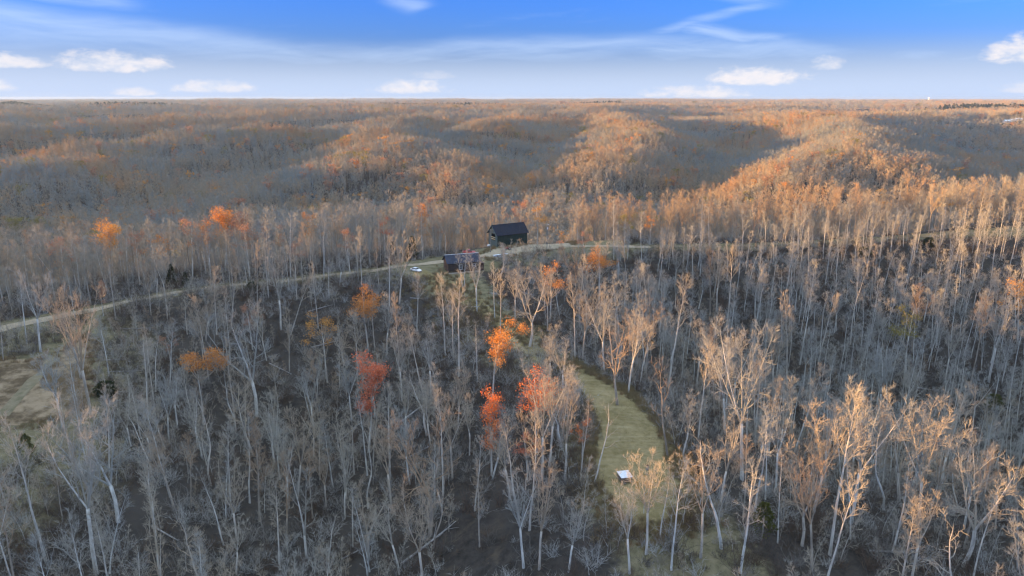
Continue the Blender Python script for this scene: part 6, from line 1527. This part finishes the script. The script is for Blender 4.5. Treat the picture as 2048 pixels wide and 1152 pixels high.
def build_house(x, y, rz):
    L, W, E, P = 12.6, 7.0, 3.6, 6.0
    b = on_ground('house', 'dark log house with blue-grey metal roof and white windows below the barn', 'house', x, y, rz, dz=.15)
    n = 11
    for s in (0, 1):
        w = MB(); yy = .11 if s == 0 else W-.11
        for k in range(n): w.box((L/2, yy, -.45+(E+.6)*(k+.5)/n), (L, .22 if k % 2 else .19, (E+.6)/n-.025))
        w.build('wall', M['log_dark'], b)
    for s in (0, 1):
        w = MB(); xx = .10 if s == 0 else L-.10
        for k in range(18): w.box((xx, .24+(W-.48)*(k+.5)/18, E/2-.2), (.18 if k % 2 else .2, (W-.48)/18-.02, E+.4))
        gable_prism(w, xx-.08, xx+.08, W, E+.003, P-.1); w.build('wall', M['board_brown'], b)
    slope = (P-E)/(W/2)
    for s in (0, 1):
        r = MB(); ye = -.35 if s == 0 else W+.35
        roof_half(r, -.6, L+.5, ye, E-.35*slope, W/2, P, .07, .5); r.build('roof', M['roof_house'], b)
    c = MB(); c.box((L/2-.05, W/2, P+.1), (L+1.12, .4, .06)); c.build('ridge_cap', M['sheet_white'], b)
    window(b, (L*.38, 0, 1.75), 1.3, 1.85); window(b, (L*.80, 0, 2.0), 1.25, 1.35)
    for yy in (W*.3, W*.52):
        d = MB(); d.box((-.02, yy, 1.3), (.06, .55, 2.0)); d.build('narrow_window', M['board_dark'], b)  # plain dark slabs stand in for the two narrow gable windows
    d = MB(); d.box((L*.57, -.03, 1.0), (.95, .06, 2.05)); d.box((L*.57, -.065, 1.45), (.55, .02, .7)); dr = d.build('door', M['board_dark'], b)
    h = MB(); h.box((L*.57+.36, -.085, 1.0), (.05, .06, .14)); h.build('handle', M['steel'], dr)
    k = MB()
    for i in range(9): k.box((L/2-.3, -.1-.2*(i+.5), -.12), (L+.2, .18, .06))
    k.build('deck', M['wood_grey'], b)
    sk = MB(); sk.box((L/2-.3, -1.93, -.35), (L+.2, .05, .5)); sk.build('deck_skirt', M['wood_grey'], b)
    # lean-to on the right end
    e = MB(); e.box((L+.9, W*.42, .9), (1.6, 4.2, 2.6)); e.build('lean_to', M['board_dark'], b)
    r = MB()
    vs = [(L+.12, W*.42-2.7, 2.75), (L+.12, W*.42+2.7, 2.75), (L+2.0, W*.42+2.7, 2.35), (L+2.0, W*.42-2.7, 2.35)]
    r.add(vs+[(a, c2, z+.07) for a, c2, z in vs], [(0, 1, 2, 3), (7, 6, 5, 4), (0, 4, 5, 1), (1, 5, 6, 2), (2, 6, 7, 3), (3, 7, 4, 0)])
    r.build('porch_roof', M['maroon'], b)
build_house(*HOUSE)

# ---- cars
def loft(mb, secs, mi=0):
    """secs: list of (x, half width bottom, half width top, z bottom, z top)"""
    vs = []; n = 8
    for (x, wb, wt, z0, z1) in secs:
        zm = z0+(z1-z0)*.55
        vs += [(x, -wb*.94, z0), (x, wb*.94, z0), (x, wb, z0+(z1-z0)*.2), (x, (wb+wt)/2+.01, zm), (x, wt, z1-.05), (x, wt*.86, z1), (x, -wt*.86, z1), (x, -wt, z1-.05), (x, -(wb+wt)/2-.01, zm), (x, -wb, z0+(z1-z0)*.2)]
    n = 10; fs = []
    for i in range(len(secs)-1):
        for q in range(n): fs.append((i*n+q, i*n+(q+1) % n, (i+1)*n+(q+1) % n, (i+1)*n+q))
    fs.append(tuple(reversed(range(n)))); fs.append(tuple((len(secs)-1)*n+q for q in range(n)))
    mb.add(vs, fs, mi)

def wheel(parent, x, y, r, w):
    t = MB()
    ring = [(r*.62, -w/2), (r*.93, -w/2), (r, -w/3), (r, w/3), (r*.93, w/2), (r*.62, w/2)]
    vs = []; fs = []; sd = 16
    for (rr, d) in ring:
        for q in range(sd):
            an = 6.2832*q/sd; vs.append((x+rr*math.cos(an), y+d, r+rr*math.sin(an)))
    for i in range(len(ring)):
        i2 = (i+1) % len(ring)
        for q in range(sd): fs.append((i*sd+q, i2*sd+q, i2*sd+(q+1) % sd, i*sd+(q+1) % sd))
    t.add(vs, fs); wh = t.build('wheel', M['rubber'], parent)
    m = MB(); vs = [(x, y+sg*w*.42, r) for sg in (-1, 1)]; fs = []
    for sg in (-1, 1):
        for q in range(sd):
            an = 6.2832*q/sd; vs.append((x+r*.615*math.cos(an), y+sg*w*.34, r+r*.615*math.sin(an)))
    for q in range(sd):
        fs.append((0, 2+(q+1) % sd, 2+q)); fs.append((1, 2+sd+q, 2+sd+(q+1) % sd)); fs.append((2+q, 2+(q+1) % sd, 2+sd+(q+1) % sd, 2+sd+q))
    m.add(vs, fs); m.build('rim', M['rim'], wh)

def build_car(name, label, x, y, rz, paint, pickup=False):
    c = on_ground(name, label, 'truck' if pickup else 'car', x, y, rz, dz=.03)
    b = MB()
    if not pickup:
        loft(b, [(-2.35, .72, .70, .34, .78), (-2.25, .86, .80, .26, .93), (-1.5, .90, .84, .24, .98), (-.2, .90, .86, .22, .96), (.9, .90, .85, .23, .93), (1.75, .89, .80, .25, .84), (2.25, .82, .72, .28, .72), (2.38, .70, .64, .34, .60)])
    else:
        loft(b, [(-2.75, .90, .88, .5, 1.05), (-2.6, .95, .93, .45, 1.12), (0, .97, .94, .42, 1.12), (1.2, .97, .93, .42, 1.12), (2.3, .95, .86, .45, 1.05), (2.65, .86, .78, .5, .92)])
    b.build('body', M[paint], c, True)
    g = MB()
    if not pickup: loft(g, [(-1.75, .76, .66, .93, .97), (-1.05, .78, .60, .94, 1.36), (-.1, .78, .60, .93, 1.40), (.45, .78, .60, .92, 1.34), (1.15, .76, .66, .90, .94)])
    else: loft(g, [(-.55, .86, .74, 1.08, 1.12), (-.45, .86, .70, 1.08, 1.72), (.5, .86, .70, 1.08, 1.74), (1.25, .84, .74, 1.08, 1.13)])
    g.build('windows', M['glass_dark'], c, True)
    r = MB()
    if not pickup: r.box((-.33, 0, 1.405), (1.25, 1.12, .05))
    else: r.box((.05, 0, 1.755), (.95, 1.3, .05))
    r.build('roof', M[paint], c, bevel=.02)
    if not pickup:
        for sy in (-1, 1):
            p = MB(); p.tube([(-1.62, sy*.735, .97), (-1.02, sy*.62, 1.375), (-.1, sy*.62, 1.41), (.45, sy*.62, 1.365), (1.12, sy*.72, .955)], [.035]*5, 5, tip=False)
            p.box((-.18, sy*.70, 1.16), (.09, .16, .42)); p.build('pillar', M[paint], c)
    X = 2.28 if not pickup else 2.6
    for sy in (-1, 1):
        h = MB(); h.box((X, sy*.58, .63 if not pickup else .86), (.14, .32, .13)); h.build('headlight', M['lamp_clear'], c, bevel=.02)
        h = MB(); h.box((-X-.03 if not pickup else -2.74, sy*.64, .76 if not pickup else .92), (.1, .24, .15)); h.build('tail_light', M['lamp_red'], c, bevel=.02)
        h = MB(); h.box((.72, sy*.98, 1.0 if not pickup else 1.2), (.14, .16, .12)); h.build('mirror', M[paint], c, bevel=.02)
    if pickup:
        d = MB()
        for sy in (-1, 1): d.box((-1.65, sy*.86, 1.2), (2.1, .09, .2))
        d.box((-2.66, 0, 1.2), (.09, 1.6, .2)); d.box((-.58, 0, 1.2), (.08, 1.6, .22)); d.build('bed', M[paint], c)
    rr = .32 if not pickup else .38
    for sx in ((-1.42, 1.42) if not pickup else (-1.7, 1.75)):
        for sy in (-1, 1): wheel(c, sx, sy*.80 if not pickup else sy*.86, rr, .21)
    p = MB(); p.box((X+.10 if not pickup else 2.7, 0, .42 if not pickup else .6), (.05, .5, .11)); p.build('number_plate', M['white'], c)
build_car('parked_car', 'white sedan parked on the grass between road and dark house', *CAR, 'car_white')
build_car('pickup_truck', 'red pickup truck parked behind the roof of the dark house', *TRUCK, 'car_red', True)

# ---- tractor by the barn
def build_tractor(x, y, rz):
    t = on_ground('tractor', 'small faded red tractor standing in front of the barn', 'tractor', x, y, rz)
    b = MB(); loft(b, [(0, .34, .32, .62, 1.22), (.2, .36, .33, .6, 1.26), (1.3, .34, .30, .6, 1.2), (1.45, .28, .24, .65, 1.1)]); b.build('hood', M['tractor_red'], t, True)
    c = MB(); c.box((-.35, 0, .62), (1.1, .5, .35)); c.build('chassis', M['rubber'], t)
    s = MB(); s.box((-.62, 0, 1.0), (.42, .48, .1)); s.box((-.84, 0, 1.25), (.08, .46, .45)); s.build('seat', M['rubber'], t, bevel=.03)
    for sy in (-1, 1):
        f = MB(); f.tube([(-.1, sy*.66, .95), (-.35, sy*.66, 1.28), (-.75, sy*.66, 1.3), (-1.1, sy*.66, 1.05)], [.14]*4, 4, tip=False); f.build('fender', M['tractor_red'], t)
        wheel(t, -.6, sy*.72, .62, .34); wheel(t, 1.15, sy*.56, .36, .2)
    r = MB(); r.tube([(-.95, -.45, .8), (-1.0, -.45, 2.1), (-1.0, .45, 2.1), (-.95, .45, .8)], [.05]*4, 6, tip=False); r.build('roll_bar', M['pole'], t)
    w = MB(); w.tube([(.0, 0, 1.1), (-.2, 0, 1.42)], [.03, .03], 5, tip=False); w.lathe([(.19, 0), (.21, .02), (.19, .04)], 12, (-.2, 0, 1.42)); w.build('steering_wheel', M['rubber'], t)
    e = MB(); e.tube([(.95, .12, 1.2), (.95, .12, 1.85)], [.04, .04], 6, tip=False); e.build('exhaust', M['pole'], t)
    k = MB(); k.box((1.95, 0, .45), (.35, 1.5, .5), taper=.8); k.build('bucket', M['steel'], t)
    for sy in (-1, 1):
        a = MB(); a.tube([(.2, sy*.45, .95), (1.1, sy*.48, 1.0), (1.85, sy*.5, .5)], [.05]*3, 5, tip=False); a.build('loader_arm', M['tractor_red'], t)
build_tractor(*TRACTOR)

# ---- heap of pale sheet metal
def build_heap(x, y, rz):
    t = on_ground('scrap_heap', 'loose heap of pale metal sheets and boards beside the gravel yard', 'scrap heap', x, y, rz)
    rng = random.Random(4)
    for k in range(16):
        a = rng.uniform(0, 3.14); mb = MB(); w, d = rng.uniform(.7, 1.3), rng.uniform(1.6, 3.2)
        mb.box((0, 0, 0), (d, w, .04))
        for q in range(3): mb.box((0, -w/3+q*w/3, .032), (d, .06, .024))
        o = mb.build('sheet', M['sheet_white'] if k % 4 else M['wood_grey'], t)
        o.location = (rng.gauss(0, 1.5), rng.gauss(0, .75), .12+.055*k); o.rotation_euler = (rng.gauss(0, .13), rng.gauss(0, .13), a)
    for k in range(5):
        mb = MB(); mb.box((0, 0, 0), (2.6, .14, .09)); o = mb.build('board', M['wood_grey'] if k % 2 else M['wood_brown'], t)
        o.location = (1.8+rng.gauss(0, .8), .8+rng.gauss(0, .5), .12+.1*k); o.rotation_euler = (0, rng.gauss(0, .1), rng.uniform(0, 3))
build_heap(*HEAP)

# ---- poles
def build_pole(label, x, y, h, transformer):
    t = on_ground('utility_pole', label, 'pole', x, y, 20, 'wooden utility poles by the barn')
    p = MB(); p.tube([(0, 0, -.5), (0, 0, h*.5), (0, 0, h)], [.17, .145, .11], 8, tip=False); p.build('pole', M['pole'], t)
    c = MB(); c.box((0, -.14, h-.45), (1.6, .09, .11)); ca = c.build('crossarm', M['wood_grey'], t)
    for sx in (-.68, 0.0, .68):
        i = MB(); i.lathe([(.035, 0), (.06, .05), (.04, .1), (.055, .15), (.02, .19)], 8, (sx, -.14, h-.39)); i.build('insulator', M['white'], ca)
    if transformer:
        d = MB(); d.lathe([(.2, 0), (.24, .05), (.24, .75), (.2, .8), (.06, .84)], 12, (-.02, -.42, h-2.2)); d.build('transformer', M['sheet_white'], t)
        d = MB(); d.tube([(0, -.1, h-.15), (.1, -.6, h+.05), (.15, -.95, h+.02)], [.035]*3, 5, tip=False); d.lathe([(.06, 0), (.14, -.14), (.13, -.2)][::-1], 10, (.15, -.95, h+.02)); d.build('lamp', M['sheet_white'], t)
build_pole('utility pole with a pale transformer at the edge of the gravel yard', *POLE_A, True)
build_pole('bare utility pole in front of the open left gable of the barn', *POLE_B, False)

# ---- small tank by the barn
def build_tank(x, y, rz):
    t = on_ground('gas_tank', 'small white gas tank beside the left corner of the barn', 'tank', x, y, rz)
    b = MB(); sd = 12; vs = []; prof = [(-.9, .12), (-.8, .33), (-.6, .42), (.6, .42), (.8, .33), (.9, .12)]
    for (xx, r) in prof:
        for q in range(sd): an = 6.2832*q/sd; vs.append((xx, r*math.cos(an), .72+r*math.sin(an)))
    fs = [(i*sd+q, i*sd+(q+1) % sd, (i+1)*sd+(q+1) % sd, (i+1)*sd+q) for i in range(5) for q in range(sd)]
    fs += [tuple(reversed(range(sd))), tuple(5*sd+q for q in range(sd))]
    b.add(vs, fs); b.build('tank_body', M['white'], t, True)
    for xx in (-.5, .5):
        l = MB(); l.box((xx, 0, .16), (.1, .6, .34)); l.build('leg', M['steel'], t)
    d = MB(); d.lathe([(.12, 0), (.12, .14), (.04, .17)], 10, (0, 0, 1.13)); d.build('dome', M['white'], t)
build_tank(*TANK)

# ---- white-roofed shelter in the clearing
def build_shelter(x, y, rz):
    t = on_ground('hunting_shelter', 'small timber shelter with flat white roof at the foot of the clearing', 'shelter', x, y, rz)
    w, d, h = 2.0, 2.3, 1.4
    r = MB(); r.box((0, 0, h), (2.4, 2.75, .06))
    for k in range(9): r.box((-1.1+2.2*k/8, 0, h+.045), (.05, 2.75, .03))
    r.build('roof', M['sheet_white'], t)
    f = MB()
    for s in (-1, 1):
        f.box((0, s*1.35, h-.1), (2.36, .05, .13)); f.box((s*1.17, 0, h-.1), (.05, 2.6, .13))
    f.build('fascia', M['wood_brown'], t)
    for sx in (-1, 1):
        for sy in (-1, 1):
            p = MB(); p.box((sx*w/2, sy*d/2, h/2-.3), (.12, .12, h+.45)); p.build('post', M['wood_grey'], t)
    for k in range(8):
        p = MB(); p.box((0, -d/2+.1+(d-.2)*k/7, .34), (w+.1, .26, .05)); p.build('floor_plank', M['wood_grey'], t)
    for z in (.85,):
        for s in (-1, 1):
            p = MB(); p.box((0, s*(d/2+.08), z), (w+.1, .04, .15)); p.build('rail', M['wood_brown'], t)
            p = MB(); p.box((s*(w/2+.08), 0, z), (.04, d, .15)); p.build('rail', M['wood_brown'], t)
    for k in range(1):
        p = MB(); p.box((-.55, -d/2-.22-.17*k, .17), (.7, .2, .05)); p.build('step', M['wood_grey'], t)
build_shelter(*SHELTER)

# ---- feeder drum
def build_feeder(x, y):
    t = on_ground('game_feeder', 'grey drum feeder on legs beside the white-roofed shelter', 'feeder', x, y, 15)
    b = MB(); b.lathe([(.06, 1.05), (.29, 1.3), (.3, 1.35), (.3, 2.1), (.27, 2.13)], 14); b.build('drum', M['steel'], t)
    l = MB(); l.lathe([(.31, 2.132), (.29, 2.18), (.05, 2.25)], 14); l.build('lid', M['board_dark'], t)
    for k in range(3):
        a = 6.2832*k/3; g = MB(); g.tube([(.3*math.cos(a), .3*math.sin(a), 1.7), (.62*math.cos(a), .62*math.sin(a), -.1)], [.03, .03], 5, tip=False); g.build('leg', M['steel'], t)
build_feeder(*FEEDER)

# ---- far farm buildings and tower
def build_shed(x, y, rz, L, label):
    t = on_ground('farm_shed', label, 'shed', x, y, rz, 'white farm buildings far off on the right')
    W, E, P = 8, 4.2, 6.2
    w = MB(); w.box((0, 0, E/2-1.5), (L, W, E+3)); gable = MB()
    vs = [(-L/2, -W/2, E+.01), (-L/2, W/2, E+.01), (-L/2, 0, P-.1), (L/2, -W/2, E+.01), (L/2, W/2, E+.01), (L/2, 0, P-.1)]
    w.add(vs, [(0, 2, 1), (3, 4, 5), (0, 1, 4, 3), (1, 2, 5, 4), (2, 0, 3, 5)]); w.build('wall', M['white'], t)
    for s in (-1, 1):
        r = MB(); roof_half(r, -L/2-.4, L/2+.4, s*(W/2+.4), E-.2, 0, P, .12, 1.5); r.build('roof', M['white'], t)
    d = MB(); d.box((0, -W/2-.06, 1.6), (2.6, .1, 3.2)); d.build('door', M['steel'], t)
for a in SHEDS: build_shed(*a)
def build_tower(x, y, h):
    t = on_ground('water_tower', 'slim white tower standing on the far horizon at right', 'tower', x, y, 0)
    b = MB(); b.lathe([(9, -3), (7.5, 6), (6, h*.45), (5.2, h*.8), (5.2, h*.8+.1)], 16); b.build('shaft', M['white'], t, True)
    c = MB(); c.lathe([(5.2, h*.8+.15), (8, h*.85), (8, h*.95), (4, h), (.5, h+.5)], 16); c.build('tank', M['white'], t, True)
build_tower(*TOWER)


# ---------------------------------------------------------------- haze
def build_haze():
    mb = MB(); mb.box((0, 0, 1.5), (25600, 25600, 147))
    m, b, out = new_mat('haze_air')
    pv = b.n('ShaderNodeVolumePrincipled')
    pv.inputs['Color'].default_value = (.46, .63, .80, 1); pv.inputs['Density'].default_value = HAZE
    pv.inputs['Anisotropy'].default_value = .2
    m.node_tree.links.new(pv.outputs[0], out.inputs['Volume'])
    o = mb.build('haze', m); tag(o, kind='stuff')
HAZE = 5.5e-5
if HAZE: build_haze()
